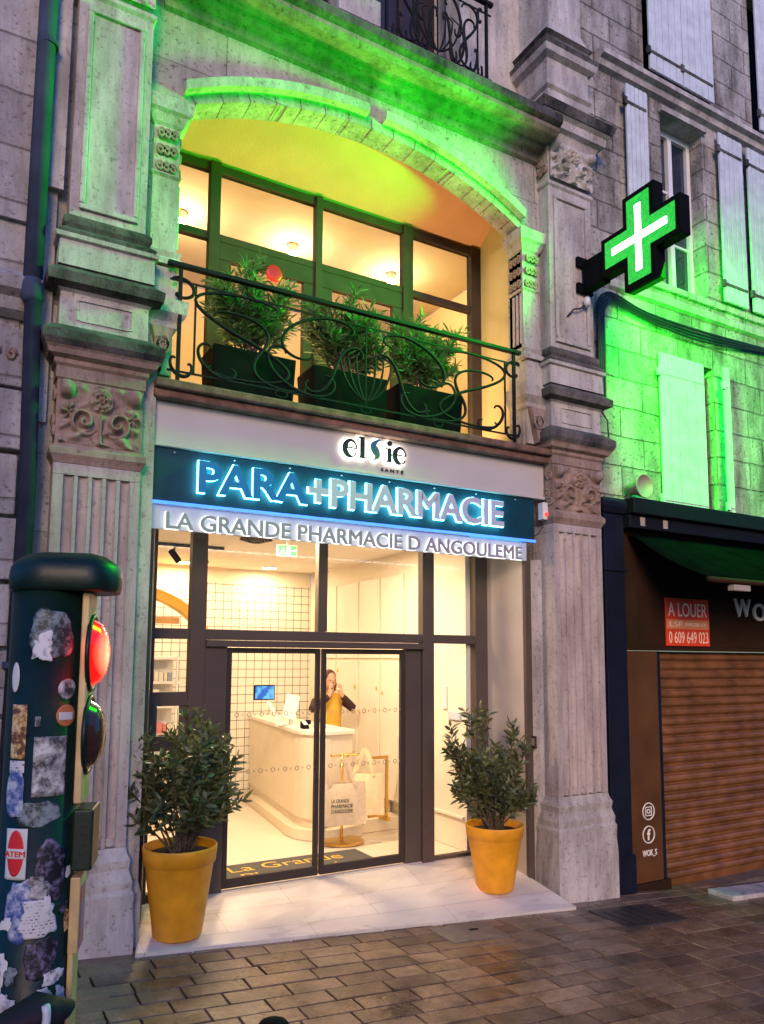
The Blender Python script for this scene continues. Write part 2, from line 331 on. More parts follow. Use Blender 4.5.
        if parent is not None: ob.parent = parent; ob['_o'] = tuple(o)
        else:
            ob.location = o; ob['_o'] = tuple(o)
        if bevel:
            b = ob.modifiers.new('bevel', 'BEVEL'); b.width = bevel; b.segments = 2; b.limit_method = 'ANGLE'
        return ob
def thing(name, loc, label, cat, group=None):
    o = bpy.data.objects.new(name, None); COL.objects.link(o); o.location = loc; o['_o'] = tuple(loc)
    o['label'] = label; o['category'] = cat
    if group: o['group'] = group
    return o
def tag(o, label=None, cat=None, group=None, kind=None):
    if label: o['label'] = label
    if cat: o['category'] = cat
    if group: o['group'] = group
    if kind: o['kind'] = kind
    return o
def copy_tree(o, loc=None, parent=None):
    c = o.copy(); COL.objects.link(c)
    if parent is not None: c.parent = parent
    if loc is not None: c.location = loc
    for ch in list(o.children): copy_tree(ch, None, c)
    return c
def text_mb(body, x0, x1, z0, z1, y, depth, mb=None, offset=0, mi=0, plane='xz', space=1.0, grow=0):
    cu = bpy.data.curves.new('t', 'FONT'); cu.body = body; cu.size = 1; cu.extrude = .5; cu.offset = offset; cu.space_character = space; cu.resolution_u = 4
    ob = bpy.data.objects.new('t', cu); COL.objects.link(ob); bpy.context.view_layer.update()
    dg = bpy.context.evaluated_depsgraph_get(); me = bpy.data.meshes.new_from_object(ob.evaluated_get(dg))
    vs = [v.co.copy() for v in me.vertices]; fs = [tuple(p.vertices) for p in me.polygons]
    if grow:     # embolden: push every outline vertex along its mitred outline normal
        acc = {}
        for p in me.polygons:
            if abs(p.normal.z) < .3:
                for i in p.vertices:
                    k = (round(vs[i].x, 4), round(vs[i].y, 4)); L_ = acc.setdefault(k, [])
                    if not any((n - p.normal).length < .1 for n in L_): L_.append(p.normal.copy())
        for i, v in enumerate(vs):
            L_ = acc.get((round(me.vertices[i].co.x, 4), round(me.vertices[i].co.y, 4)))
            if L_:
                s = sum(L_, Vector())
                if s.length > 1e-4: s.normalize(); m = 1 / max(.5, s.dot(L_[0])); v.x += s.x * grow * m; v.y += s.y * grow * m
    bpy.data.objects.remove(ob); bpy.data.curves.remove(cu); bpy.data.meshes.remove(me)
    ax, bx = min(v.x for v in vs), max(v.x for v in vs); ay, by = min(v.y for v in vs), max(v.y for v in vs)
    mb = mb or MB(); out = []
    for v in vs:
        X = x0 + (v.x - ax) / (bx - ax) * (x1 - x0); Z = z0 + (v.y - ay) / (by - ay) * (z1 - z0); D = (v.z + .5) * depth
        out.append((X, y - D, Z) if plane == 'xz' else (X, Z, y + D))
    mb.add(out, fs, mi); return mb
def zg(x): return -.012 - .066 * x     # street level falls to the right

# ================================================================== ground
random.seed(3)
g = MB(); g.add([(-300, -400, zg(-300) - .06), (300, -400, zg(300) - .06), (300, 1.4, zg(300) - .06), (-300, 1.4, zg(-300) - .06)], [(0, 1, 2, 3)])
tag(g.build('ground', M['grout']), kind='structure')
pv = MB(); rowh = .17; y = -.02 + .16; row = 0
while y > -4.9:
    x = -1.6 - random.random() * .4
    while x < 12.5:
        l = random.choice((.26, .32, .36, .4, .46, .36)); j = .0055
        dz = random.uniform(-.003, .003); t1 = random.uniform(-.002, .002)
        x0, x1, y0, y1 = x + j, x + l - j, y - rowh + j, y - j
        zz = [zg(x0) + dz - .012 + t1, zg(x1) + dz - .012 - t1, zg(x1) + dz - .012 + t1, zg(x0) + dz - .012 - t1]
        b = .003; o = [(x0, y0), (x1, y0), (x1, y1), (x0, y1)]; i_ = [(x0 + b, y0 + b), (x1 - b, y0 + b), (x1 - b, y1 - b), (x0 + b, y1 - b)]
        vs = [(p[0], p[1], zz[k] - .05) for k, p in enumerate(o)] + [(p[0], p[1], zz[k] - .005) for k, p in enumerate(o)] + [(p[0], p[1], zz[k]) for k, p in enumerate(i_)]
        fs = [(8, 9, 10, 11)] + [(4 + k, 4 + (k + 1) % 4, 8 + (k + 1) % 4, 8 + k) for k in range(4)] + [(k, (k + 1) % 4, 4 + (k + 1) % 4, 4 + k) for k in range(4)]
        pv.add(vs, fs); x += l
    y -= rowh
tag(pv.build('pavement', M['paver'], fix=False), kind='structure')
# marble apron in front of the doors: a gently warped sheet with a thick lip
mr = MB(); nx, ny = 24, 8
def mpt(u, v):
    xa, xb = 1.19 + (1.40 - 1.19) * v, 5.03 + (4.72 - 5.03) * v
    x = xa + (xb - xa) * u; y = (-.14 - .09 * u) * (1 - v) + .66 * v
    zf = zg(x) + .012; return (x, y, zf * (1 - v) + .0 * v)
for k in range(2):
    for j in range(ny + 1):
        for i in range(nx + 1):
            p = mpt(i / nx, j / ny); mr.v.append((p[0], p[1], p[2] - .08 * k))
n1 = (nx + 1) * (ny + 1)
for j in range(ny):
    for i in range(nx):
        a = j * (nx + 1) + i; q = (a, a + 1, a + nx + 2, a + nx + 1); mr.face(q); mr.face([n1 + t for t in q[::-1]])
edge = [i for i in range(nx + 1)] + [j * (nx + 1) + nx for j in range(1, ny + 1)] + [ny * (nx + 1) + i for i in range(nx - 1, -1, -1)] + [j * (nx + 1) for j in range(ny - 1, 0, -1)]
for i in range(len(edge)):
    a, b = edge[i], edge[(i + 1) % len(edge)]; mr.face((a, n1 + a, n1 + b, b))
tag(mr.build('entrance_apron', M['marble'], smooth=False), kind='structure')
f = MB(); f.box(-1.2, 6.2, .68, 5.2, -.12, -.004)
tag(f.build('shop_floor', plain('pale_polished_floor', (.72, .62, .5), .3, var=.03)), kind='structure')

# the row of houses on the other side of the street closes the canyon behind the viewer
q = MB()     # gap shaped to let the sun through, between x = -9 and x = 5
for xa_, xb_ in ((-30, -9), (5, 36)): q.box(xa_, xb_, -20, -12, -3, 8.5); q.prism([(-12.2, 8.5), (-11.7, 8.5), (-11.7, 8.7), (-12.2, 8.8), (-16, 10.5), (-20, 8.5)], xa_, xb_, 'x')
for k in range(16):
    x = -28 + k * 4.1
    if -10.5 < x < 5.2: continue
    for z in (1.0, 4.3): q.box(x, x + 1.2, -12.003, -11.93, z, z + .12); q.box(x - .12, x, -12.003, -11.95, z, z + 2.1); q.box(x + 1.2, x + 1.32, -12.003, -11.95, z, z + 2.1); q.box(x - .12, x + 1.32, -12.003, -11.93, z + 2.1, z + 2.3)
tag(q.build('opposite_houses', M['stone_left']), kind='structure')
# ================================================================== pharmacy building
PB = thing('pharmacy_building', (3.1, .2, 0), 'pale limestone pharmacy building with arched balcony opening between two fluted pilasters', 'building')
YJ = .16
def arch_z(x):
    rad, cz, cx = 3.55, 6.69 - 3.55, 3.10
    return cz + math.sqrt(max(.01, rad * rad - (x - cx) ** 2))
AX0, AX1 = 1.36, 4.83
# wall above the arch and its piers
wl = MB(); N = 40
xs = [AX0 + (AX1 - AX0) * i / N for i in range(N + 1)]
for i in range(N):
    a, b = xs[i], xs[i + 1]
    wl.add([(a, YJ, arch_z(a)), (b, YJ, arch_z(b)), (b, YJ, 7.1), (a, YJ, 7.1), (a, .38, arch_z(a)), (b, .38, arch_z(b))], [(0, 1, 2, 3), (0, 4, 5, 1)])
    wl.add([(a, .38, arch_z(a)), (b, .38, arch_z(b)), (b, .38, 7.1), (a, .38, 7.1)], [(0, 3, 2, 1)])
wl.box(.2, AX0, YJ, .36, 3.95, 7.1); wl.box(AX1, 5.68, YJ, .36, 3.95, 7.1)
wl.box(.2, 1.24, YJ, .5, -.9, 3.95); wl.box(5.08, 5.68, YJ, .5, -.9, 3.95)
wl.box(1.24, 5.08, YJ + .06, .9, 3.55, 3.82)
wl.build('facade_wall', M['stone_wall'], PB)
# splayed jambs of the shop entrance
jb = MB(); jb.prism([(5.08, YJ), (4.98, .3), (4.98, .5), (5.08, .5)], -.6, 2.86, 'z'); jb.build('door_jamb', M['stone'], PB, bevel=.004)
jb = MB(); jb.prism([(1.24, YJ), (1.24, .5), (1.3, .5), (1.3, .3)], -.6, 2.86, 'z')
jb.build('door_jamb', M['stone'], PB, bevel=.004)
pn = MB(); pn.prism([(4.855, .24), (4.72, .64), (4.76, .64), (4.9, .24)], .9, 2.95, 'z'); pn.build('reveal_panel', plain('beige_reveal_panel', (.42, .36, .3), .5, var=.04), PB)
pn = MB(); pn.prism([(4.855, .24), (4.72, .64), (4.76, .64), (4.9, .24)], -.3, .897, 'z'); pn.build('reveal_panel', plain('beige_lower_panel', (.4, .33, .25), .5, var=.04), PB)
pn = MB(); pn.box(4.862, 4.90, .2, .238, -.33, 2.95); pn.box(4.902, 4.975, .25, .32, -.33, 2.95); pn.build('corner_trim', M['frame_grey'], PB)
pn = MB(); pn.prism([(1.26, .24), (1.3, .24), (1.40, .64), (1.36, .64)], -.1, 2.95, 'z'); pn.build('reveal_panel', M['frame_grey'], PB)
# hood mouldings over the arch (two lengths with a gap at the crown)
for a0, a1 in ((AX0 + .02, 3.03), (3.2, AX1 - .0)):
    h = MB(); n = 26; o = 0
    sec = [(.0, .12), (-.09, .125), (-.10, .2), (-.05, .22), (.0, .24)]
    for i in range(n + 1):
        x = a0 + (a1 - a0) * i / n
        for dy, dz in sec: h.v.append((x, YJ + dy, arch_z(x) + dz - .04))
    k = len(sec)
    for i in range(n):
        for j in range(k - 1): h.face((i * k + j, (i + 1) * k + j, (i + 1) * k + j + 1, i * k + j + 1))
    h.face(list(range(k))); h.face([n * k + j for j in range(k)][::-1])
    h.build('hood_moulding', M['stone'], PB)
# voussoir joints
vj = MB()
for i in range(15):
    x = AX0 + .12 + i * (AX1 - AX0 - .24) / 14; rad = Vector((x - 3.1, 0, arch_z(x) - 3.14)).normalized()
    for (p0, p1) in (((x, YJ - .001, arch_z(x)), (x + rad.x * .09, YJ - .001, arch_z(x) + rad.z * .09)), ((x, YJ, arch_z(x) - .001), (x, .37, arch_z(x) - .001))):
        vj.bar(p0, p1, .0035, .0035)
vj.build('voussoir_joints', M['crust'], PB)
# loggia: sloped ceiling, back wall above frame, side walls
lg = MB()
lg.add([(1.2, .37, 6.72), (5.1, .37, 6.72), (5.1, 1.05, 6.46), (1.2, 1.05, 6.46)], [(0, 1, 2, 3)])
lg.box(1.2, 5.1, 1.05, 1.12, 6.43, 6.8)
lg.build('loggia_ceiling', M['vault'], PB)
for side_ in (0, 1):
    lg = MB()
    if side_: lg.prism([(4.84, .362), (4.965, 1.05), (5.06, 1.05), (5.06, .362)], 3.95, 6.7, 'z')
    else: lg.prism([(1.34, .362), (1.34, 1.05), (1.48, 1.05), (1.40, .362)], 3.95, 6.7, 'z')
    lg.build('loggia_wall', plain('ochre_plaster', (.55, .42, .2), .85, var=.08, scale=2, bump=.1), PB)
# balcony slab
sb = MB(); sb.box(1.215, 5.055, -.02, 1.0, 3.865, 3.93); sb.box(1.215, 5.055, .03, .9, 3.80, 3.862)
sb.build('balcony_slab', M['slab'], PB, bevel=.012)
# imposts: small pilasters either side of the balcony opening
def impost(xa, xb, side):
    b = MB(); b.rings(xa, xb, YJ - .03, .34, [(4.86, .05), (4.9, .05), (4.93, .02), (4.97, .035), (4.99, .0), (5.58, 0), (5.6, .02), (5.62, 0), (6.0, 0), (6.02, .02), (6.08, .05), (6.1, .075), (6.2, .085), (6.22, .0)])
    b.rings(xa, xb, YJ - .06, .34, [(4.0, -.02), (4.34, -.01), (4.36, .02), (4.4, .03), (4.46, .075), (4.56, .085), (4.58, .02), (4.84, .0)])
    ob = b.build('impost_pilaster', M['stone'], PB)
    fl = MB()
    xf = xa if side > 0 else xb
    for k in range(3):
        yy = YJ + .0 + k * .055; fl.tube([(xf - side * .004, yy, 5.03), (xf - side * .004, yy, 5.55)], .016, 6)
    fl.build('flute', M['fluted'], ob)
    # carved capital on the front and the inner side
    cp = MB()
    for k in range(3):
        for j in range(3):
            xx = xa + (xb - xa) * (.25 + .25 * k); zz = 5.66 + j * .13
            cp.tube([(xx + .03 * cos(q) * (1 - q / 14), YJ - .035 - .012 * j, zz + .045 * sin(q) * (1 - q / 14)) for q in [i * .7 for i in range(14)]], .013, 5)
            cp.tube([(xf - side * .01, YJ + .02 + k * .06 + .03 * cos(q) * (1 - q / 14), zz + .045 * sin(q) * (1 - q / 14)) for q in [i * .7 for i in range(14)]], .013, 5)
    cp.build('carved_capital', M['carved'], ob, smooth=True)
    # scrolled console beside the balcony slab
    cs = MB(); cs.prism([(xa + .02, 4.34), (xb - .02, 4.34), (xb - .06, 4.18), (xa + (xb - xa) / 2, 4.0), (xa + .06, 4.18)], YJ - .12, YJ, 'y')
    for k in range(6):
        q = k * 1.05; cs.tube([((xa + xb) / 2 + .06 * cos(q + i * .5) * (.4 + i * .07), YJ - .125, 4.2 + .08 * sin(q + i * .5) * (.4 + i * .07)) for i in range(8)], .014, 5)
    cs.build('console', M['carved'], ob)
impost(1.16, 1.36, -1); impost(AX1, 5.03, 1)
# main cornice
cn = MB(); prof = [(.17, 7.0), (.12, 7.02), (.1, 7.09), (.02, 7.1), (0, 7.14), (-.16, 7.13), (-.2, 7.16), (-.2, 7.2)]
cn.prism(prof + [(.3, 7.2), (.3, 7.0)], 1.2, 5.06, 'x'); cn.build('cornice', stone('sooty_limestone', (.32, .28, .22), (.1, .085, .065), .8, .7), PB)
cn = MB(); cn.prism([(-.2, 7.203), (-.25, 7.23), (-.25, 7.31), (-.1, 7.36), (.2, 7.36), (.2, 7.203)], 1.2, 5.06, 'x'); cn.build('cornice_cap', M['crust'], PB)
cn = MB(); cn.prism([(-.02, 7.363), (-.02, 7.55), (1.2, 7.56), (1.2, 7.363)], .6, 5.3, 'x'); cn.build('upper_balcony_floor', M['stone'], PB)
# second floor: wall with two dark window openings
uw = MB(); uw.box(.2, 1.4, .5, .7, 7.5, 11); uw.box(4.42, 5.3, .5, .7, 7.5, 11); uw.box(4.30, 4.42, .44, .7, 7.5, 11); uw.box(1.0, 4.8, 1.2, 1.3, 7.5, 11)
uw.build('upper_wall', M['stone'], PB)
ud = MB(); ud.box(1.42, 4.28, .9, .93, 7.57, 10.9); ub = ud.build('upper_window', plain('dark_window_joinery', (.03, .018, .015), .4, var=.2), PB)
ud = MB()
for k in range(5): ud.box(1.6 + k * .55, 1.64 + k * .55, .86, .895, 7.6, 10.9)
ud.build('glazing_bar', M['frame_brown'], ub)
# column standing between the windows
cl = MB(); cl.box(2.66, 3.08, -.02, .36, 7.56, 7.8); cl.lathe([(.19, 7.803), (.2, 7.84), (.19, 7.88), (.16, 7.9), (.17, 7.93), (.145, 7.96), (.135, 8.2), (.125, 10.5)], (2.87, .17, 0), 24)
cl.build('column', M['stone'], PB)
# pilasters
LEV_PLINTH = [(-.9, .06), (.02, .06), (.18, .05), (.28, .055), (.31, .04), (.36, .045), (.44, .02), (.5, .03), (.54, .01), (.585, .0)]
def flute_profile(x0, x1, n=5, m=.055, y0=0, d=.035):
    p = [(x0, y0)]; wd = (x1 - x0 - 2 * m) / n
    for k in range(n):
        a = x0 + m + k * wd
        for i in range(9):
            q = pi * i / 8; p.append((a + .012 + (wd - .024) * (1 - cos(q)) / 2, y0 + d * sin(q)))
    return p + [(x1, y0), (x1, .3), (x0, .3)]
def relief(x0, x1, z0, z1, y0, mb, amp=.075):
    """carved panel: rosette above two volutes with leafage"""
    nx, nz = 84, 60; cx = (x0 + x1) / 2; W = (x1 - x0); H = (z1 - z0); o = len(mb.v)
    def hgt(a, b):     # a in -1..1, b in 0..1
        h = 0
        r = math.hypot(a * .62, (b - .72) * 1.0)
        if r < .22: h = max(h, (.55 + .45 * abs(sin(r * 42))) * min(1, (.22 - r) * 18) * (.8 + .2 * sin(8 * math.atan2(b - .72, a))))
        for sgn in (-1, 1):
            da, db = a - sgn * .42, b - .36; r = math.hypot(da * .62, db); th = math.atan2(db, da * sgn)
            if r < .25: h = max(h, max(0, .35 + .65 * sin(th + r * 44)) * min(1, (.25 - r) * 12))
            da, db = a - sgn * .86, b - .86; r = math.hypot(da * .62, db)
            if r < .15: h = max(h, math.sqrt(max(0, 1 - (r / .15) ** 2)) * 1.15)
            da, db = a - sgn * .78, b - .5; r = math.hypot(da * .5, db)
            if r < .16: h = max(h, (.5 + .5 * sin(math.atan2(db, da) * 6 + r * 20)) * min(1, (.16 - r) * 14) * .8)
        leafy = (.5 + .5 * sin(a * 11 * (1 + .2 * b) + sin(b * 15) * 2)) * (.5 + .5 * cos(b * 24 + abs(a) * 6))
        h = max(h, leafy * .6 * (1 if b < .34 else .55))
        if abs(a) < .07 and b < .5: h = max(h, .7 * cos(a * 22))
        return h
    for j in range(nz + 1):
        for i in range(nx + 1):
            a = -1 + 2 * i / nx; b = j / nz
            e = 0 if i in (0, nx) or j in (0, nz) else 1
            mb.v.append((cx + a * W / 2, y0 - amp * hgt(a, b) * e, z0 + b * H))
    for j in range(nz):
        for i in range(nx):
            k = o + j * (nx + 1) + i; mb.face((k, k + 1, k + nx + 2, k + nx + 1))
def pilaster(x0, x1):
    b = MB(); b.rings(x0, x1, 0, .3, LEV_PLINTH); root = b.build('pilaster_base', M['stone'], PB)
    b = MB(); b.prism(flute_profile(x0, x1), .588, 3.12, 'z'); b.box(x0, x1, .0, .3, 3.123, 3.2)
    for k in range(5):
        wd = (x1 - x0 - .11) / 5; a = x0 + .055 + wd * (k + .5); b.lathe([(.001, -.001), (wd / 2 - .008, 0), (wd / 2 - .008, .05)], (a, .036, .6), 12, cap=False)
    b.build('fluted_shaft', M['fluted'], PB)
    b = MB(); b.rings(x0, x1, 0, .3, [(3.203, .0), (3.23, .012), (3.26, .03), (3.3, .03), (3.32, .01), (3.335, .0), (3.79, .0), (3.80, .012), (3.88, .012), (3.90, .03), (3.93, .03), (3.95, .07), (3.985, .085), (4.0, .1)])
    cap = b.build('pilaster_capital', M['carved'], PB)
    r_ = MB(); relief(x0 + .02, x1 - .02, 3.345, 3.785, -.004, r_); r_.build('carved_relief', M['carved'], cap, smooth=True, fix=False)
    # left face carving: three volutes
    sv = MB()
    for (yy, zz, rr) in ((.05, 3.68, .05), (.09, 3.5, .06), (.04, 3.42, .045)):
        sv.tube([(x0 - .006, yy + rr * (1 - q / 12) * cos(q), zz + rr * (1 - q / 12) * sin(q)) for q in [i * .7 for i in range(16)]], .014, 5)
    sv.build('side_volute', M['carved'], cap, smooth=True)
    b = MB(); b.rings(x0, x1, 0, .3, [(4.003, .1), (4.04, .12), (4.1, .12), (4.17, .03), (4.172, .0)]); b.build('pedestal_ledge', M['crust'], PB)
    b = MB(); b.rings(x0, x1, 0, .3, [(4.175, .015), (4.42, .01), (4.44, .03)])
    pb = b.build('pedestal_block', M['stone'], PB)
    q = MB(); cxm, cz = (x0 + x1) / 2, 4.3; wv, hv = (x1 - x0) * .32, .075
    q.tube([(cxm + wv * (1 if cos(t) > 0 else -1) * min(1, abs(cos(t)) * 1.5), -.016, cz + hv * (1 if sin(t) > 0 else -1) * min(1, abs(sin(t)) * 1.3)) for t in [i * 2 * pi / 32 for i in range(32)]], .01, 5, closed=True)
    q.build('sunken_panel_edge', M['stone'], pb)
    b = MB(); b.rings(x0, x1, 0, .3, [(4.443, .03), (4.46, .1), (4.53, .11), (4.6, .02), (4.602, 0)]); b.build('pedestal_ledge', M['crust'], PB)
    b = MB(); b.rings(x0, x1, 0, .3, [(4.605, .04), (4.79, .035), (4.80, .06), (4.83, .065)]); b.build('pedestal_block', M['stone'], PB)
    b = MB(); b.rings(x0 + .02, x1 - .02, 0.01, .3, [(4.833, .06), (4.86, .065), (4.9, .02), (4.93, .035), (4.97, .035), (5.0, .01)]); b.build('shaft_base_moulding', M['crust'], PB)
    b = MB(); b.rings(x0 + .02, x1 - .03, .01, .3, [(5.003, 0), (6.72, 0), (6.74, .02), (6.77, .02), (6.78, 0)])
    sh = b.build('upper_shaft', M['stone'], PB)
    b = MB()
    for (a0, a1, c0, c1) in ((x0 + .08, x1 - .09, 5.06, 5.1), (x0 + .08, x1 - .09, 6.6, 6.64), (x0 + .08, x0 + .12, 5.103, 6.597), (x1 - .13, x1 - .09, 5.103, 6.597)):
        b.box(a0, a1, -.015, .01, c0, c1)
    b.build('shaft_panel_frame', M['stone'], sh, bevel=.006)
    b = MB(); b.rings(x0 + .02, x1 - .03, .01, .3, [(6.783, 0), (7.22, .04), (7.24, .05)]); cap = b.build('upper_capital', M['stone'], PB)
    r_ = MB(); relief(x0 + .02, x1 - .03, 6.8, 7.2, -.03, r_, .075)
    r_.build('carved_relief', M['stone'], cap, smooth=True, fix=False)
    sv = MB()
    for (yy, zz, rr) in ((.05, 7.1, .05), (.12, 7.0, .05), (.04, 6.9, .05), (.13, 7.14, .04), (.1, 6.88, .04)):
        sv.tube([(x0 + .0, yy + rr * (1 - q / 12) * cos(q), zz + rr * (1 - q / 12) * sin(q)) for q in [i * .7 for i in range(16)]], .016, 5)
    sv.build('side_volute', M['carved'], cap, smooth=True)
    b = MB(); b.rings(x0, x1, 0, .3, [(7.243, .02), (7.3, .05), (7.32, .1), (7.4, .11), (7.43, .15)]); b.build('entablature', M['stone'], PB)
    b = MB(); b.rings(x0, x1, 0, .3, [(7.433, .16), (7.52, .19), (7.54, .12), (7.6, .06)]); b.build('entablature_cap', M['crust'], PB)
    b = MB(); b.rings(x0 + .03, x1 - .03, .0, .5, [(7.603, .02), (7.8, .0), (7.83, .03), (7.88, .03), (7.9, .0), (8.15, .0), (8.18, .06), (8.24, .08)]); b.build('upper_pedestal', M['stone'], PB)
    b = MB(); b.rings(x0 + .03, x1 - .03, .0, .5, [(8.243, .08), (8.29, .09), (8.33, .03), (8.4, .02), (8.43, .05), (8.47, .0)]); b.build('pedestal_ledge', M['crust'], PB)
    b = MB(); b.rings(x0 + .08, x1 - .1, .02, .5, [(8.473, .04), (8.6, .0), (11, 0)]); b.build('top_shaft', M['stone'], PB)
pilaster(.55, 1.13); pilaster(5.06, 5.70)
b = MB(); b.box(1.133, 1.237, .07, .3, -.9, 4.0); b.rings(1.15, 1.23, .05, .3, [(-.9, .02), (.26, .02), (.34, .0)]); b.build('jamb_strip', M['stone'], PB)
b = MB(); b.box(.36, .5, .12, .3, 3.5, 10); b.box(.42, .53, .06, .3, 5.2, 10); b.box(.36, .52, .2, .4, -.6, 3.5)
b.build('quoin_strip', M['stone'], PB)

# assumed slim lamp on the balcony floor at the foot of the glazing, unseen
ul = MB(); ul.box(1.7, 4.7, .86, .9, 3.932, 3.955); ulo = ul.build('assumed_floor_uplight', M['iron'], PB)
ua = bpy.data.lights.new('assumed_uplight', 'AREA'); ua.shape = 'RECTANGLE'; ua.size = 2.9; ua.size_y = .03; ua.energy = 13; ua.color = (1, .66, .32)  # added to warm the loggia ceiling from below
uo = bpy.data.objects.new('assumed_uplight', ua); COL.objects.link(uo); uo.parent = ulo; uo.location = (3.2 - 3.1, .88 - .2, 3.96); uo.rotation_euler = (R(168), 0, 0)
# ---- balcony glazing (building > window frame > panes)
WY = 1.0
bw = MB()
def fr(mb, x0, x1, z0, z1, y0=WY, y1=WY + .07): mb.box(x0, x1, y0, y1, z0, z1)
for a, b_ in ((1.46, 1.52), (1.86, 1.96), (2.93, 3.0), (3.94, 4.06), (4.82, 4.95)): fr(bw, a, b_, 3.93, 6.46, WY - .02)
fr(bw, 1.52, 4.82, 6.37, 6.45); fr(bw, 1.52, 4.82, 5.70, 5.77)
for a, b_ in ((1.96, 2.93), (3.0, 3.94)):      # door leaves
    fr(bw, a + .003, b_ - .003, 5.53, 5.697, WY + .0, WY + .06); fr(bw, a + .003, a + .12, 3.95, 5.527, WY, WY + .06); fr(bw, b_ - .12, b_ - .003, 3.95, 5.527, WY, WY + .06); fr(bw, a + .123, b_ - .123, 3.95, 4.15, WY, WY + .06)
BW = bw.build('balcony_window', M['frame_brown'], PB, bevel=.004)
for a, b_ in ((1.52, 1.86), (1.96, 2.93), (3.0, 3.94), (4.06, 4.82)):
    q = MB(); q.box(a, b_, WY + .03, WY + .036, 5.77, 6.37); q.build('pane', M['glass'], BW)
for a, b_ in ((1.52, 1.86), (2.08, 2.81), (3.12, 3.82), (4.06, 4.82)):
    q = MB(); q.box(a, b_, WY + .03, WY + .036, 4.15 if a in (2.08, 3.12) else 3.95, 5.53 if a in (2.08, 3.12) else 5.70); q.build('pane', M['glass'], BW)
# upstairs room
um = MB(); um.add([(-.4, 5.2, 3.9), (6.4, 5.2, 3.9), (6.4, 5.2, 7.35), (-.4, 5.2, 7.35), (-.4, 1.13, 3.9), (6.4, 1.13, 3.9), (6.4, 1.13, 7.35), (-.4, 1.13, 7.35)],
                  [(0, 1, 2, 3), (4, 0, 3, 7), (1, 5, 6, 2)])
um.build('upper_room_wall', plain('upper_room_cream_paint', (.72, .55, .33), .8, var=.03), PB)
um = MB(); um.box(-.4, 6.4, 1.22, 5.2, 7.352, 7.4); um.box(-.4, 6.4, 1.13, 5.2, 3.86, 3.9); um.build('upper_room_ceiling', plain('upper_room_ceiling_paint', (.6, .47, .3), .8, var=.03), PB)
# ---- shopfront glazing
DY = .65
s_ = MB()
def fs(x0, x1, z0, z1, y0=DY - .02, y1=DY + .06): s_.box(x0, x1, y0, y1, z0, z1)
for a, b_ in ((1.36, 1.42), (1.70, 1.83), (3.945, 4.075), (4.57, 4.72)): fs(a, b_, -.05, 3.05, DY - .03)
fs(2.845, 2.935, 2.113, 3.05)
for a, b_ in ((1.42, 1.70), (1.83, 3.945), (4.075, 4.57)): fs(a, b_, 2.025, 2.11)
fs(4.075, 4.57, -.06, .02)
fs(1.42, 1.70, 1.49, 1.60); fs(1.42, 1.70, 1.14, 1.255); fs(1.42, 1.46, 1.258, 1.487); fs(1.65, 1.70, 1.258, 1.487); fs(1.42, 1.70, -.05, .06)
fs(1.83, 2.02, -.05, 2.022); fs(3.77, 3.942, -.03, 2.022, DY + .0)
s_.box(1.83, 3.945, DY - .06, DY - .023, 1.965, 2.02)
SF = s_.build('shopfront_frame', M['frame_grey'], PB, bevel=.004)
for a, b_, c_, d_ in ((1.42, 1.70, 2.11, 3.05), (1.83, 2.845, 2.11, 3.05), (2.935, 3.945, 2.11, 3.05), (4.075, 4.57, 2.11, 3.05), (1.42, 1.70, 1.6, 2.025), (1.46, 1.65, 1.255, 1.49), (1.42, 1.70, .06, 1.14), (4.075, 4.57, .02, 2.025)):
    q = MB(); q.box(a, b_, DY + .02, DY + .028, c_, d_); q.build('pane', M['glass'], SF)
for (a, b_) in ((2.03, 2.885), (2.905, 3.762)):
    q = MB(); w_ = .04
    q.box(a, a + w_, DY + .005, DY + .045, .01, 1.96); q.box(b_ - w_, b_, DY + .005, DY + .045, .01, 1.96); q.box(a + w_, b_ - w_, DY + .005, DY + .045, .01, .085); q.box(a + w_, b_ - w_, DY + .005, DY + .045, 1.915, 1.96)
    sd = q.build('sliding_door', M['frame'], PB, bevel=.003)
    q = MB(); q.box(a + w_, b_ - w_, DY + .02, DY + .028, .085, 1.915); q.build('pane', M['glass'], sd)
    # rows of frosted safety marks on the glass: rings and crosses
    q = MB(); n_ = 7
    for zz in (1.40, .93):
        for k in range(n_):
            cx_ = a + w_ + (b_ - a - 2 * w_) * (k + .5) / n_
            q.tube([(cx_ + .017 * cos(t), DY + .016, zz + .017 * sin(t)) for t in [i * pi / 7 for i in range(14)]], .0035, 4, closed=True)
            for sg in (-1, 1): q.bar((cx_ + .05 - .009, DY + .016, zz - .009 * sg), (cx_ + .05 + .009, DY + .016, zz + .009 * sg), .003)
    q.build('safety_marking', plain('frosted_film', (.33, .25, .15), .8), sd)
# ---- shop interior shell
it = MB(); it.add([(-1.2, 4.5, 0), (4.62, 4.5, 0), (4.62, 4.5, 2.9), (-1.2, 4.5, 2.9)], [(0, 1, 2, 3)]); it.build('tiled_wall', M['tile'], PB)
it = MB(); it.box(4.52, 4.58, .72, 4.5, .0, 3.3); it.box(-1.3, -1.2, .72, 4.6, 0, 3.3); it.box(-1.2, 4.52, 4.51, 4.6, 2.9, 3.3)
it.build('interior_wall', M['plaster_wall'], PB)
ip = MB()      # cabinet doors on the right wall
for (a, b_) in ((1.9, 2.42), (2.45, 2.97), (3.0, 3.6), (3.63, 4.3)):
    for (c_, d_) in ((.35, 1.85), (1.88, 2.85)): ip.box(4.497, 4.517, a, b_, c_, d_)
ip.box(4.49, 4.517, .75, 4.45, .3, .33)
IPO = ip.build('cabinet_doors', M['panel_white'], PB, bevel=.006)
kn = MB()
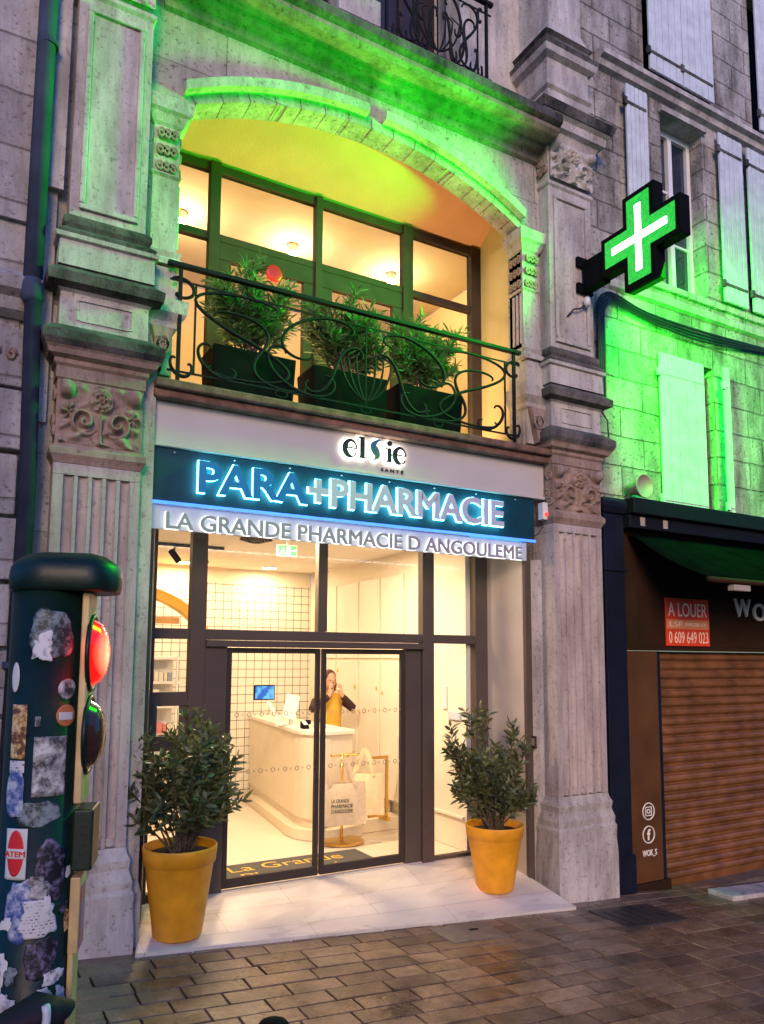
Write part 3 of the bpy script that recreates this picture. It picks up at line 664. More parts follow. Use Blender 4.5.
for (yy, zz) in ((1.96, 1.5), (2.36, 1.45), (2.5, 1.5), (2.92, 1.2), (3.06, 1.5), (3.55, 1.7)): kn.lathe([(.006, 0), (.012, .02), (.004, .05)], (4.49, yy, zz), 8)
kn.build('knob', M['brass'], IPO)
it = MB(); it.box(-1.2, 4.52, .72, 4.6, 3.1, 3.16); it.build('shop_ceiling', M['ceiling'], PB)
ar = MB(); pts = [(1.7 + 1.18 * cos(t), 1.98 + .76 * sin(t)) for t in [i * pi / 28 for i in range(29)]]
ar.ribbon(pts, [.12] * 29, 4.0, 4.2); ar.build('yellow_arch', plain('sunflower_yellow_paint', (.85, .5, .06), .6, var=.05), PB)
ar = MB(); ar.box(.6, 2.5, 4.0, 4.12, 2.3, 2.38); ar.build('arch_shelf', plain('warm_oak', (.55, .28, .08), .5, var=.2), PB)
# stairs at the right
st = MB()
st.box(4.0, 4.49, 1.9, 3.0, .0, .14); st.box(4.1, 4.49, 2.15, 3.0, .143, .29); st.box(4.2, 4.49, 2.4, 3.0, .293, .44)
SO = st.build('staircase', M['counter'], PB, bevel=.006)
st = MB(); pth = [(4.43, 1.85), (4.43, 2.0), (4.43, 2.2), (4.43, 2.4), (4.43, 2.7)]; hz = [1.02, .98, .8, .62, .5]
for i in range(4):
    st.add([(4.40, pth[i][1], .3), (4.40, pth[i + 1][1], .3), (4.40, pth[i + 1][1], hz[i + 1]), (4.40, pth[i][1], hz[i]), (4.46, pth[i][1], .3), (4.46, pth[i + 1][1], .3), (4.46, pth[i + 1][1], hz[i + 1]), (4.46, pth[i][1], hz[i])], [(0, 1, 2, 3), (7, 6, 5, 4), (3, 2, 6, 7), (0, 3, 7, 4), (1, 5, 6, 2)])
st.build('balustrade', M['panel_white'], SO)
# ceiling lamps of the shop: round recessed downlights that light the room
def area(name, loc, size, power, col, parent, rot=(0, 0, 0)):
    l = bpy.data.lights.new(name, 'AREA'); l.shape = 'DISK'; l.size = size; l.energy = power; l.color = col
    o = bpy.data.objects.new(name, l); COL.objects.link(o); o.parent = parent
    o.location = Vector(loc) - Vector(parent['_o']); o.rotation_euler = rot
    return o
LAMP = emit('warm_lamp_diffuser', (1, .8, .5), 3)
SHOP_LAMPS = [(3.72, 4.1, 1, 'round recessed downlight above the till counter'), (2.55, 4.1, 1, 'round recessed downlight above the left of the tiled wall'), (2.6, 1.05, 5.5, 'added downlight just inside the entrance doors, warming the marble apron'),  # the lamp by the doors is added, unseen, to warm the apron outside
              (1.5, 2.4, 1.3, 'round recessed downlight over the shelves at the left'), (3.7, 1.5, 1.5, 'round recessed downlight above the tote bag stand')]
for i, (x, y_, e, lab) in enumerate(SHOP_LAMPS):
    L_ = thing('downlight', (x, y_, 3.1), lab, 'ceiling light', 'shop ceiling downlights')
    q = MB(); q.lathe([(.105, -.012), (.105, -.001)], (x, y_, 3.1), 24); q.build('trim_ring', M['white'], L_)
    q = MB(); q.lathe([(.085, -.018), (.085, -.0125)], (x, y_, 3.1), 24); q.build('diffuser', LAMP, L_)
    area('lamp_light', (x, y_, 3.07), .3, 3.3 * e, (1, .73, .45), L_)
for i, (x, y_, z, lab) in enumerate(((2.2, 3.4, 7.35, 'small bright ceiling spot upstairs behind the left window pane'), (3.68, 3.4, 7.35, 'small bright ceiling spot upstairs over the red disc'), (5.2, 3.4, 7.35, 'small bright ceiling spot upstairs behind the right panes'))):
    L_ = thing('ceiling_spot', (x, y_, z), lab, 'ceiling light', 'upstairs ceiling spots')
    q = MB(); q.lathe([(.06, -.1), (.06, -.001)], (x, y_, z), 16); q.build('housing', M['white'], L_)
    q = MB(); q.lathe([(.03, -.16), (.055, -.13), (.05, -.103)], (x, y_, z), 16); q.build('bulb', emit('warm_bulb', (1, .82, .5), 15), L_)
    pl_ = bpy.data.lights.new('spot_light', 'POINT'); pl_.shadow_soft_size = .03; pl_.energy = 8; pl_.color = (1, .74, .4); po = bpy.data.objects.new('spot_light', pl_); COL.objects.link(po); po.parent = L_; po.location = (0, 0, -.32)

# ================================================================== signs of the pharmacy
FY = .15
fa = thing('fascia_panel', (3.1, FY, 3.47), 'greige fascia band between balcony slab and teal board', 'fascia')
q = MB(); q.box(1.222, 5.05, FY - .03, FY + .05, 3.475, 3.797); q.build('panel', M['fascia'], fa, bevel=.004)
q = MB(); q.box(1.222, 5.05, FY - .05, FY + .05, 3.447, 3.472); q.build('lower_trim', M['fascia'], fa, bevel=.004)
TB = thing('pharmacy_sign', (3.1, FY, 3.04), 'dark teal sign board with backlit PARA+PHARMACIE lettering', 'shop sign')
q = MB(); q.box(1.222, 4.93, FY - .02, FY + .1, 3.04, 3.443); q.build('board', M['teal'], TB, bevel=.003)
q = MB()
for k in range(8): q.lathe([(.004, 0), (.008, .008)], (1.4 + k * .47, FY - .024, 3.41), 8)
q.build('fixing_screw', M['white_pl'], TB)
HALO = emit('cyan_letter_halo', (.16, .8, 1), 1.7, (.5, .8, .9))
for body, a, b_, ma, wd in (('PARA', 1.575, 2.475, 'blue_face', .01), ('+', 2.485, 2.665, 'grey_face', .01), ('PHARMACIE', 2.69, 4.50, 'grey_face', .01)):
    z0, z1 = (3.12, 3.365) if body != '+' else (3.15, 3.34)
    q = text_mb(body, a - .006, b_ + .006, z0 - .006, z1 + .006, FY - .045, .022, grow=wd + .022); hl = q.build('letter_back', HALO, TB)
    q = text_mb(body, a, b_, z0, z1, FY - .0675, .02, grow=wd + .016); q.build('lettering', M[ma], TB)
q = MB(); q.box(1.222, 4.93, FY - .035, FY - .022, 3.012, 3.036); q.build('led_strip', emit('blue_led_strip', (.005, .12, .9), .3, (.2, .4, .8)), TB)
SG = thing('name_strip_sign', (3.1, FY, 2.83), 'pale backlit strip reading LA GRANDE PHARMACIE D ANGOULEME', 'shop sign')
q = MB(); q.box(1.226, 4.84, FY + .0, FY + .035, 2.83, 3.009); q.build('strip', emit('backlit_acrylic', (.6, .75, 1), .02, (.4, .43, .46)), SG)
q = text_mb('LA GRANDE PHARMACIE D ANGOULEME', 1.345, 4.755, 2.822, 2.958, FY - .012, .02, grow=.022); q.build('letter_back', emit('white_letter_halo', (1, .98, .93), .22, (.8, .8, .8)), SG)
q = text_mb('LA GRANDE PHARMACIE D ANGOULEME', 1.35, 4.75, 2.828, 2.955, FY - .033, .014, grow=.016); q.build('lettering', M['strip_grey'], SG)
q = MB()
for k in range(38): q.box(1.35 + k * .09, 1.35 + k * .09 + .06, FY + .04, FY + .05, 2.84, 2.848)
q.build('rear_led_row', emit('white_rear_leds', (1, .95, .85), 3), SG)
# elsie logo
LO = thing('logo_sign', (3.12, FY, 3.5), 'small halo-lit elSie SANTE logo on the greige fascia', 'logo')
def logo(dy, grow, mi_s):
    mb = MB(); ms = MB(); g_ = grow
    def e_(cx, cz, r):
        pts = [(cx - r * .62, cz + .006), (cx + r * .3, cz + .006), (cx + r * .74, cz + .006)]; ws = [.012, .012, .014]
        for i in range(25):
            t = i / 24 * R(318) + R(8); th = abs(sin((t - R(8)) / 2))
            pts.append((cx + r * .8 * cos(t), cz + r * sin(t))); ws.append(.012 + .038 * max(0, -cos(t) * .5 + .5) ** 1.5 * (1 if t < R(270) else .6))
        mb.ribbon(pts, [w__ + 2 * g_ for w__ in ws], dy - .014, dy)
    e_(2.875, 3.65, .07)
    def st(x, z0, z1, w__=.042):
        mb.ribbon([(x, z0 - g_), (x, z1 + g_)], [w__ + 2 * g_] * 2, dy - .0145, dy); mb.ribbon([(x - .038 - g_, z0), (x + .038 + g_, z0)], [.012 + 2 * g_] * 2, dy - .0135, dy)
        mb.ribbon([(x - .038 - g_, z1 - .008), (x, z1 - .004)], [.014 + 2 * g_] * 2, dy - .013, dy)
    st(2.985, 3.585, 3.765); st(3.255, 3.585, 3.705)
    mb.lathe([(.001, 0), (.026 + g_, .001), (.026 + g_, .013), (.001, .0135)], (0, 0, 0), 16, cap=False)
    o = len(mb.v) - 64
    for i in range(o, len(mb.v)):
        x, y_, z = mb.v[i]; mb.v[i] = (3.255 + x, dy - z, 3.748 + y_)
    e_(3.365, 3.65, .07)
    pts, ws = [], []
    for i in range(22):
        t = i / 21; pts.append((3.12 + .058 * cos(R(20) + t * R(330)) * (1 if t < .5 else 1), 3.672 + .09 * (1 - 2 * t))); ws.append(.014 + .055 * sin(pi * t) + 2 * g_)
    pts = [(3.16 - .085 * sin(pi * min(1, t * 1.0)) * (1 - t) * 1.5 + .03 * sin(pi * t) * t * 1.6 - .06 * t * t, 3.765 - .185 * t) for t in [i / 21 for i in range(22)]]
    ms.ribbon(pts, ws, dy - .0152, dy - .0)
    return mb, ms
a_, s2 = logo(FY - .034, .004, 0); a_.build('halo', emit('white_logo_halo', (1, .97, .82), 2, (.8, .8, .75)), LO); s2.build('halo', emit('white_logo_halo_s', (1, .97, .82), 2, (.8, .8, .75)), LO)
a_, s2 = logo(FY - .055, 0, 0); a_.build('lettering', M['dark_text'], LO)
sm, t, p = new_mat('blue_green_s'); tcn = nd(t, 'ShaderNodeNewGeometry'); spn = nd(t, 'ShaderNodeSeparateXYZ'); t.links.new(tcn.outputs['Position'], spn.inputs[0])
mrn = nd(t, 'ShaderNodeMapRange'); mrn.inputs[1].default_value = 3.59; mrn.inputs[2].default_value = 3.75; t.links.new(spn.outputs[2], mrn.inputs[0])
rp = nd(t, 'ShaderNodeValToRGB'); rp.color_ramp.elements[0].color = (.08, .2, .05, 1); rp.color_ramp.elements[1].color = (.02, .16, .32, 1); t.links.new(mrn.outputs[0], rp.inputs[0]); t.links.new(rp.outputs[0], p.inputs['Base Color'])
s2.build('letter_s', sm, LO)
q = text_mb('SANTÉ', 3.185, 3.415, 3.5, 3.535, FY - .031, .008, grow=0.018, space=1.4); q.build('small_lettering', M['dark_text'], LO)

# ---- green pharmacy cross on a bracket
CXX = 5.47
CR = thing('pharmacy_cross', (CXX, -.8, 5.9), 'glowing green LED pharmacy cross on a dark bracket', 'pharmacy cross')
def cross_poly(cy, cz, A, a): return [(cy - a, cz - A), (cy + a, cz - A), (cy + a, cz - a), (cy + A, cz - a), (cy + A, cz + a), (cy + a, cz + a), (cy + a, cz + A), (cy - a, cz + A), (cy - a, cz + a), (cy - A, cz + a), (cy - A, cz - a), (cy - a, cz - a)]
CY, CZ_ = -.79, 5.87
q = MB(); q.prism(cross_poly(CY, CZ_, .475, .19), CXX, CXX + .13, 'x'); q.build('housing', M['black'], CR, bevel=.006)
def led(gain):
    m, t, p = new_mat('green_led_field'); L = t.links.new; geo = nd(t, 'ShaderNodeNewGeometry')
    sp = nd(t, 'ShaderNodeSeparateXYZ'); L(geo.outputs['Position'], sp.inputs[0])
    def wave(sock):
        m1 = nd(t, 'ShaderNodeMath', operation='MULTIPLY'); m1.inputs[1].default_value = 2 * pi / .022; L(sock, m1.inputs[0]); s1 = nd(t, 'ShaderNodeMath', operation='SINE'); L(m1.outputs[0], s1.inputs[0]); return s1.outputs[0]
    mu = nd(t, 'ShaderNodeMath', operation='MULTIPLY'); L(wave(sp.outputs[1]), mu.inputs[0]); L(wave(sp.outputs[2]), mu.inputs[1])
    ab = nd(t, 'ShaderNodeMath', operation='ABSOLUTE'); L(mu.outputs[0], ab.inputs[0])
    nn = nd(t, 'ShaderNodeTexNoise'); nn.inputs['Scale'].default_value = 55; L(geo.outputs['Position'], nn.inputs['Vector'])
    m2 = nd(t, 'ShaderNodeMath', operation='MULTIPLY_ADD'); m2.inputs[1].default_value = 1.0; m2.inputs[2].default_value = .25; L(ab.outputs[0], m2.inputs[0])
    m3 = nd(t, 'ShaderNodeMath', operation='MULTIPLY'); L(m2.outputs[0], m3.inputs[0]); L(nn.outputs['Fac'], m3.inputs[1])
    m4 = nd(t, 'ShaderNodeMath', operation='MULTIPLY'); m4.inputs[1].default_value = GREEN * gain; L(m3.outputs[0], m4.inputs[0])
    p.inputs['Base Color'].default_value = (0, .1, .02, 1); p.inputs['Emission Color'].default_value = (.05, 1, .1, 1); L(m4.outputs[0], p.inputs['Emission Strength'])
    return m
GREEN = .26
ledl, ledr = led(1), led(1)
for sx, en in ((-1, 42), (1, 66)):      # the light the LED fields throw along the facade
    l = bpy.data.lights.new('led_light', 'AREA'); l.shape = 'SQUARE'; l.size = .6; l.energy = en; l.color = (.0005, 1, .004); l.spread = R(118 if sx < 0 else 125)
    o = bpy.data.objects.new('led_light', l); COL.objects.link(o); o.parent = CR; o.location = (-.012 if sx < 0 else .145, CY + .8, CZ_ - 5.9 - (0 if sx < 0 else .25)); o.rotation_euler = (0, R(90) if sx < 0 else R(-68), 0); wled = emit('white_led_cross', (.75, 1, .8), 2)
for sx in (-1, 1):
    xo = CXX - .004 if sx < 0 else CXX + .134
    q = MB(); q.prism(cross_poly(CY, CZ_, .42, .135), xo - .002, xo + .002, 'x'); q.build('led_face', ledl if sx < 0 else ledr, CR)
    q = MB(); q.prism(cross_poly(CY, CZ_, .33, .035), xo + sx * .003 - .001, xo + sx * .003 + .001, 'x'); q.build('white_led_cross', wled, CR)
q = MB(); q.box(CXX + .03, CXX + .13, -.31, -.03, 5.66, 5.98); q.build('bracket_arm', M['black'], CR, bevel=.004)
for zz in (5.70, 5.98):
    q = MB(); q.box(CXX - .04, CXX + .17, -.032, -.001, zz - .05, zz + .05); q.build('wall_plate', M['black'], CR)
q = MB(); q.lathe([(.02, -.05), (.035, -.03), (.035, .03), (.02, .05)], (CXX + .06, -.05, 5.55), 12); q.build('cable_gland', M['white_pl'], CR, smooth=True)

# ================================================================== balcony railing
def spiral(k0, k1, n=60, s_type=False, p=2.0, L=1.0):
    x = z = th = 0; pts = [(0, 0)]
    for i in range(n):
        s = i / (n - 1); e = abs(2 * s - 1) ** p; k = k0 + k1 * e
        if s_type and s > .5: k = -k
        th += k / n; x += cos(th) * L / n; z += sin(th) * L / n; pts.append((x, z))
    return pts
def fit(pts, x0, z0, x1, z1, flip=False, rot=0):
    if rot: pts = [(p[0] * cos(rot) - p[1] * sin(rot), p[0] * sin(rot) + p[1] * cos(rot)) for p in pts]
    ax = min(p[0] for p in pts); bx = max(p[0] for p in pts); az = min(p[1] for p in pts); bz = max(p[1] for p in pts)
    return [((x1 - (p[0] - ax) / (bx - ax) * (x1 - x0)) if flip else (x0 + (p[0] - ax) / (bx - ax) * (x1 - x0)), z0 + (p[1] - az) / (bz - az) * (z1 - z0)) for p in pts]
S_ = spiral(1.2, 24, 70, True, 2.6); C_ = spiral(2.4, 20, 60, False, 2.6)
RY = .04
def railing(root, x0, x1, z0, z1, yy, r=.012, seed=1, posts=True):
    q = MB(); q.box(x0 - .02, x1 + .02, yy - .025, yy + .025, z1 - .035, z1); q.build('handrail', M['iron'], root, bevel=.005)
    H = z1 - z0
    q = MB(); q.bar((x0, yy, z0 + .09 * H), (x1, yy, z0 + .09 * H), .014); q.build('bottom_rail', M['iron'], root)
    q = MB(); q.bar((x0, yy, z1 - .15 * H), (x1, yy, z1 - .15 * H), .012); q.build('upper_rail', M['iron'], root)
    for xx in (x0 + .08, x1 - .06):
        q = MB(); q.bar((xx, yy, z0), (xx, yy, z1 - .036), .026, .026); q.build('post', M['iron'], root)
    for xx in (x0 + .2, x1 - .17):
        q = MB(); q.bar((xx, yy, z0 + .1 * H), (xx, yy, z1 - .16 * H), .014)
        q.build('upright', M['iron'], root)
    xm = (x0 + x1) / 2; zb = z0 + .1 * H; zt = z1 - .155 * H; h = zt - zb
    def sc_(pts, rr=r):
        q = MB(); n = len(pts); q.tube([(p_[0], yy, p_[1]) for p_ in pts], [rr * (.75 + .5 * sin(pi * i / (n - 1))) for i in range(n)], 6); q.build('scroll', M['iron'], root, smooth=True)
    wd = xm - (x0 + .2)
    for fl in (False, True):
        def X(u): return (x0 + .2 + u * wd) if not fl else (x1 - .17 - u * (wd - .03))
        def pl(pts, u0, u1, b0, b1, flip=False, rot=0, rr=r):
            a, b_ = X(u0), X(u1); lo, hi = min(a, b_), max(a, b_)
            sc_(fit(pts, lo, zb + b0 * h, hi, zb + b1 * h, flip ^ fl, rot), rr)
        pl(S_, 0.0, .52, .02, 1.0, False, 1.2)
        pl(S_, .10, .62, .0, .78, True, .9)
        pl(C_, .48, .92, .42, 1.0, False, 0)
        pl(C_, .40, .80, .0, .52, True, 2.6)
        pl(S_, .62, .98, .05, .70, False, .4)
        pl(C_, .02, .22, .0, .36, False, 1.4)
        pl(C_, -.12, -.01, .82, 1.04, True, .5); pl(C_, -.12, -.01, -.06, .14, False, 2.0)
        # lyre ribs at the centre
        for k, sp_ in enumerate((.06, .11, .16)):
            a = 1 if fl else -1
            sc_([(xm + a * sp_ * (1.6 * sin(t * pi * .5) if t < 1 else 1), zb + .05 * h + h * (.12 + .5 * t) * (t ** .8)) for t in [i / 16 for i in range(17)]], r * .7)
    q = MB(); q.bar((xm, yy, zb), (xm, yy, zt), .012); q.build('upright', M['iron'], root)
    for xx in (xm, xm - wd * .52, xm + wd * .5):
        q = MB(); q.tube([(xx + .05 * cos(t), yy, zb - .035 + .028 * sin(t)) for t in [i * pi / 8 for i in range(16)]], .007, 6, closed=True); q.build('ring', M['iron'], root, smooth=True)
RL = thing('balcony_railing', (3.0, RY, 3.93), 'black wrought iron scroll railing along the first floor balcony', 'railing')
railing(RL, 1.30, 4.68, 3.932, 4.87, RY)
RL2 = thing('balcony_railing', (3.7, .1, 7.56), 'dark wrought iron railing of the top balcony right of the column', 'railing')
railing(RL2, 3.12, 4.42, 7.565, 8.5, .08, .012)
RL3 = thing('balcony_railing', (2.0, .1, 7.56), 'dark wrought iron railing of the top balcony left of the column', 'railing')
railing(RL3, 1.3, 2.62, 7.565, 8.5, .08, .012)

# ================================================================== plants
def leaf_add(mb, p, d, L, W, rnd, droop=.25):
    d = Vector(d).normalized(); a = Vector((rnd.uniform(-1, 1), rnd.uniform(-1, 1), rnd.uniform(-.3, 1)))
    s = d.cross(a)
    if s.length < .05: s = d.cross(Vector((1, 0, 0)))
    s.normalize(); n = s.cross(d); p = Vector(p)
    m1 = p + d * L * .4 + n * L * .04; m2 = p + d * L * .75 - n * L * .02; e = p + d * L - n * L * droop * .6
    fold = n * W * .25
    mb.add([p, m1 + s * W + fold, m1, m1 - s * W + fold, m2 + s * W * .7 + fold - n * L * .03, m2, m2 - s * W * .7 + fold - n * L * .03, e],
           [(0, 2, 1), (0, 3, 2), (1, 2, 5, 4), (2, 3, 6, 5), (4, 5, 7), (5, 6, 7)])
def bush(root, base, tips, rnd, LL, WW, per, leafm, twigs=3, stem_r=.008, spread=.1):
    st = MB(); lf = MB()
    for tip in tips:
        b = Vector(base) + Vector((rnd.uniform(-.07, .07), rnd.uniform(-.05, .05), 0)); tip = Vector(tip)
        mid = b.lerp(tip, .5) + Vector((rnd.uniform(-.04, .04), rnd.uniform(-.04, .04), .05))
        pts = [(b * (1 - t) + mid * t) * (1 - t) + (mid * (1 - t) + tip * t) * t for t in [i / 8 for i in range(9)]]
        st.tube(pts, [stem_r * (1 - .7 * i / 8) for i in range(9)], 5)
        paths = [(pts, .3)]
        for k in range(twigs):
            i = rnd.randint(3, 7); o = pts[i]; dd = (tip - b).normalized() + Vector((rnd.uniform(-1, 1), rnd.uniform(-1, 1), rnd.uniform(-.2, .7)))
            e = o + dd.normalized() * rnd.uniform(.6, 1.3) * spread * 1.6
            tp = [o.lerp(e, j / 4) + Vector((0, 0, .02 * (j / 4) ** 2)) for j in range(5)]
            st.tube(tp, [stem_r * .45 * (1 - .5 * j / 4) for j in range(5)], 4); paths.append((tp, .15))
        for path, t0 in paths:
            n = len(path)
            for k in range(per if path is pts else int(per * .7)):
                t = t0 + (1 - t0) * (k + rnd.random()) / per * (1 if path is pts else 1 / .7); t = min(t, 1.0)
                f_ = t * (n - 1); i = min(int(f_), n - 2); p = path[i].lerp(path[i + 1], f_ - i); ax = (path[i + 1] - path[i]).normalized()
                q = k * 2.4 + rnd.random(); u = ax.cross(Vector((.3, .2, .9))).normalized(); v = ax.cross(u)
                d = ax * rnd.uniform(.45, 1.0) + (u * cos(q) + v * sin(q)) * rnd.uniform(.6, 1.0)
                leaf_add(lf, p, d, LL * rnd.uniform(.65, 1.15), WW * rnd.uniform(.8, 1.2), rnd)
    st.build('stems', M['stem'], root, fix=False); lf.build('foliage', leafm, root, fix=False)
def pot_shrub(x, y_, z, H, rt, rb, label, tips, seed):
    T = thing('potted_shrub', (x, y_, z), label, 'potted plant', 'potted shrubs at the pharmacy door')
    q = MB(); rim = H * .19
    q.lathe([(rb * .94, 0), (rb, .012), (rb + (rt * .91 - rb) * .5, (H - rim) * .5), (rt * .915, H - rim - .006), (rt * .93, H - rim), (rt * .965, H - rim + .004), (rt, H - .012), (rt * .99, H), (rt * .95, H), (rt * .93, H - .06), (rt * .9, H - .1)], (x, y_, z), 48)
    q.build('pot', M['pot'], T, smooth=False)
    T.children[0].data.polygons.foreach_set('use_smooth', [True] * len(T.children[0].data.polygons))
    q = MB(); q.lathe([(rt * .89, H - .06), (rt * .5, H - .045), (.01, H - .04)], (x, y_, z), 24); q.build('soil', M['soil'], T)
    rnd = random.Random(seed); bush(T, (x, y_, z + H - .05), [(x + a, y_ + b, z + H + c) for a, b, c in tips(rnd)], rnd, .1, .0145, 17, M['leaf_dark'], 5, .009, .11)
    return T
def tips_left(r):
    out = [(-.30, 0, .78), (-.27, .05, .62), (.02, .0, .9), (.1, .05, .88), (.16, -.05, .82), (-.05, .08, .84), (.36, .0, .74), (.42, .02, .58), (.38, -.06, .42), (-.38, 0, .42), (-.36, .05, .25)]
    for i in range(19):
        a = r.uniform(0, 2 * pi); e = r.uniform(.25, .92); out.append((.34 * cos(a) * sin(pi * min(.92, e * .8 + .15)) + .04, .28 * sin(a), e * .85))
    return out
def tips_right(r):
    out = [(-.27, 0, 1.0), (-.5, .0, .78), (-.45, .05, .68), (-.15, .0, .9), (.28, 0, .86), (.42, .02, .66), (.36, .05, .74), (-.42, 0, .32), (-.35, .0, .5), (.3, 0, .3)]
    for i in range(19):
        a = r.uniform(0, 2 * pi); e = r.uniform(.2, .8); out.append((.32 * cos(a) - .02, .28 * sin(a), e * .88))
    return out
pot_shrub(1.52, .06, -.075, .62, .262, .17, 'tall ochre pot with dense leafy shrub left of the sliding doors', tips_left, 5)
pot_shrub(4.40, .13, -.18, .57, .265, .165, 'tall ochre pot with airy shrub right of the doors, beside the right stone pilaster', tips_right, 9)
def planter(x0, x1, label, tips, seed):
    xm = (x0 + x1) / 2; T = thing('planter', (xm, .38, 3.93), label, 'planter', 'oleander planters on the balcony')
    q = MB(); y0, y1, z0, z1 = .2, .56, 3.94, 4.37; b = .025
    q.add([(x0 + .02, y0 + .02, z0), (x1 - .02, y0 + .02, z0), (x1 - .02, y1 - .02, z0), (x0 + .02, y1 - .02, z0), (x0, y0, z1), (x1, y0, z1), (x1, y1, z1), (x0, y1, z1), (x0 + b, y0 + b, z1), (x1 - b, y0 + b, z1), (x1 - b, y1 - b, z1), (x0 + b, y1 - b, z1), (x0 + b, y0 + b, z1 - .06), (x1 - b, y0 + b, z1 - .06), (x1 - b, y1 - b, z1 - .06), (x0 + b, y1 - b, z1 - .06)],
          [(0, 3, 2, 1), (0, 1, 5, 4), (1, 2, 6, 5), (2, 3, 7, 6), (3, 0, 4, 7), (4, 5, 9, 8), (5, 6, 10, 9), (6, 7, 11, 10), (7, 4, 8, 11), (8, 9, 13, 12), (9, 10, 14, 13), (10, 11, 15, 14), (11, 8, 12, 15)])
    q.build('trough', M['black'], T, bevel=.006)
    q = MB(); q.box(x0 + b, x1 - b, y0 + b, y1 - b, z1 - .09, z1 - .05); q.build('soil', M['soil'], T)
    rnd = random.Random(seed); bush(T, (xm, .38, z1 - .05), [(xm + a, .38 + c * .6, z1 + d) for a, c, d in tips(rnd)], rnd, .11, .0085, 22, M['leaf_oleander'], 5, .007, .1)
def tips_pl(spires):
    def f_(r):
        out = list(spires)
        for i in range(34): out.append((r.uniform(-.36, .36), r.uniform(-.25, .25), r.uniform(.2, .66)))
        return out
    return f_
planter(1.70, 2.41, 'black balcony trough with the tallest oleander, leftmost by the stone jamb', tips_pl([(0, 0, .84), (-.12, 0, .74), (.1, .1, .8), (.3, 0, .6), (-.3, 0, .5)]), 21)
planter(2.57, 3.30, 'black balcony trough with oleander, middle of three above the logo', tips_pl([(-.02, 0, .5), (.2, 0, .66), (.3, .1, .62), (-.3, 0, .6), (-.15, 0, .62)]), 22)
planter(3.42, 4.13, 'black balcony trough with oleander, rightmost near the ochre side wall', tips_pl([(-.05, 0, .72), (.05, 0, .66), (.33, 0, .62), (.3, 0, .5), (-.3, 0, .5)]), 23)
RD = thing('red_disc', (2.5, .99, 5.52), 'round red disc hung on the balcony door glass above the foliage', 'disc')
q = MB(); q.lathe([(.001, -.012), (.06, -.012), (.085, -.004), (.085, .004), (.06, .012), (.001, .012)], (0, 0, 0), 28, cap=False); q.v = [(2.5 + v[0], .985 + v[2], 5.52 + v[1]) for v in q.v]
q.build('disc', plain('red_enamel', (.6, .01, .015), .4), RD, smooth=True)

# ================================================================== inside the shop
CT = thing('till_counter', (3.6, 3, 0), 'cream curved pharmacy counter in front of the tiled wall', 'counter')
def counter_poly(g_):
    P_ = [(3.62 - g_, 4.46), (3.33 - g_, 2.25)]
    for i in range(9):
        t = pi + i / 8 * (pi / 2); P_.append((3.58 + (.25 + g_) * cos(t) , 2.12 + (.27 + g_) * sin(t)))
    P_ += [(3.86 + g_, 1.9 - g_), (3.88 + g_, 2.4), (3.98, 4.46)]
    return P_
q = MB(); q.prism(counter_poly(0), .2, 1.06, 'z'); q.build('body', M['counter'], CT)
q = MB(); q.prism(counter_poly(.02), 1.063, 1.11, 'z'); q.build('worktop', M['counter_top'], CT, bevel=.006)
q = MB(); q.prism(counter_poly(-.02), .11, .197, 'z'); q.prism(counter_poly(.09), .002, .107, 'z'); q.build('plinth', M['counter'], CT)
MN = thing('till_screen', (3.2, 2.75, 1.11), 'bright blue till display on the pharmacy counter', 'screen')
q = MB(); q.box(3.04, 3.29, 2.74, 2.765, 1.4, 1.57); q.build('bezel', M['black'], MN, bevel=.004)
sm, t, p = new_mat('blue_screen_picture'); tcn = nd(t, 'ShaderNodeNewGeometry'); nn = nd(t, 'ShaderNodeTexNoise'); nn.inputs['Scale'].default_value = 14; t.links.new(tcn.outputs['Position'], nn.inputs['Vector'])
rp = nd(t, 'ShaderNodeValToRGB'); rp.color_ramp.elements[0].position = .42; rp.color_ramp.elements[1].position = .6; rp.color_ramp.elements[0].color = (.0, .12, .6, 1); rp.color_ramp.elements[1].color = (.15, .6, 1, 1); t.links.new(nn.outputs['Fac'], rp.inputs[0]); t.links.new(rp.outputs[0], p.inputs['Emission Color']); p.inputs['Emission Strength'].default_value = .16; p.inputs['Base Color'].default_value = (.01, .02, .04, 1)
q = MB(); q.box(3.052, 3.278, 2.735, 2.739, 1.412, 1.558); q.build('display', sm, MN)
q = MB(); q.bar((3.2, 2.77, 1.42), (3.36, 2.72, 1.12), .04); q.lathe([(.11, 1.112), (.1, 1.125), (.02, 1.13)], (3.42, 2.75, 0), 20); q.build('stand', M['white_pl'], MN)
MN2 = thing('till_screen', (3.42, 2.6, 1.11), 'white tilted till monitor seen from behind on the counter', 'screen')
q = MB(); q.bar((3.36, 2.5, 1.2), (3.43, 2.52, 1.46), .16, .03, upv=(0, 1, 0)); q.build('monitor_back', M['white_pl'], MN2, bevel=.006)
q = MB(); q.bar((3.42, 2.56, 1.12), (3.41, 2.54, 1.3), .04); q.box(3.36, 3.5, 2.52, 2.66, 1.112, 1.125); q.build('stand', M['white_pl'], MN2)
PD = thing('card_terminal', (3.42, 2.2, 1.11), 'small dark card terminal at the counter edge', 'card terminal')
q = MB(); q.prism([(2.16, 1.112), (2.26, 1.112), (2.26, 1.19), (2.18, 1.15)], 3.40, 3.47, 'x'); q.build('terminal_body', M['black'], PD, bevel=.004)
q = MB(); q.add([(3.41, 2.1795, 1.1525), (3.46, 2.1795, 1.1525), (3.46, 2.245, 1.1862), (3.41, 2.245, 1.1862)], [(0, 1, 2, 3)]); q.v = [(v[0], v[1] - .002, v[2] + .002) for v in q.v]; q.build('keypad', M['grey_face'], PD)
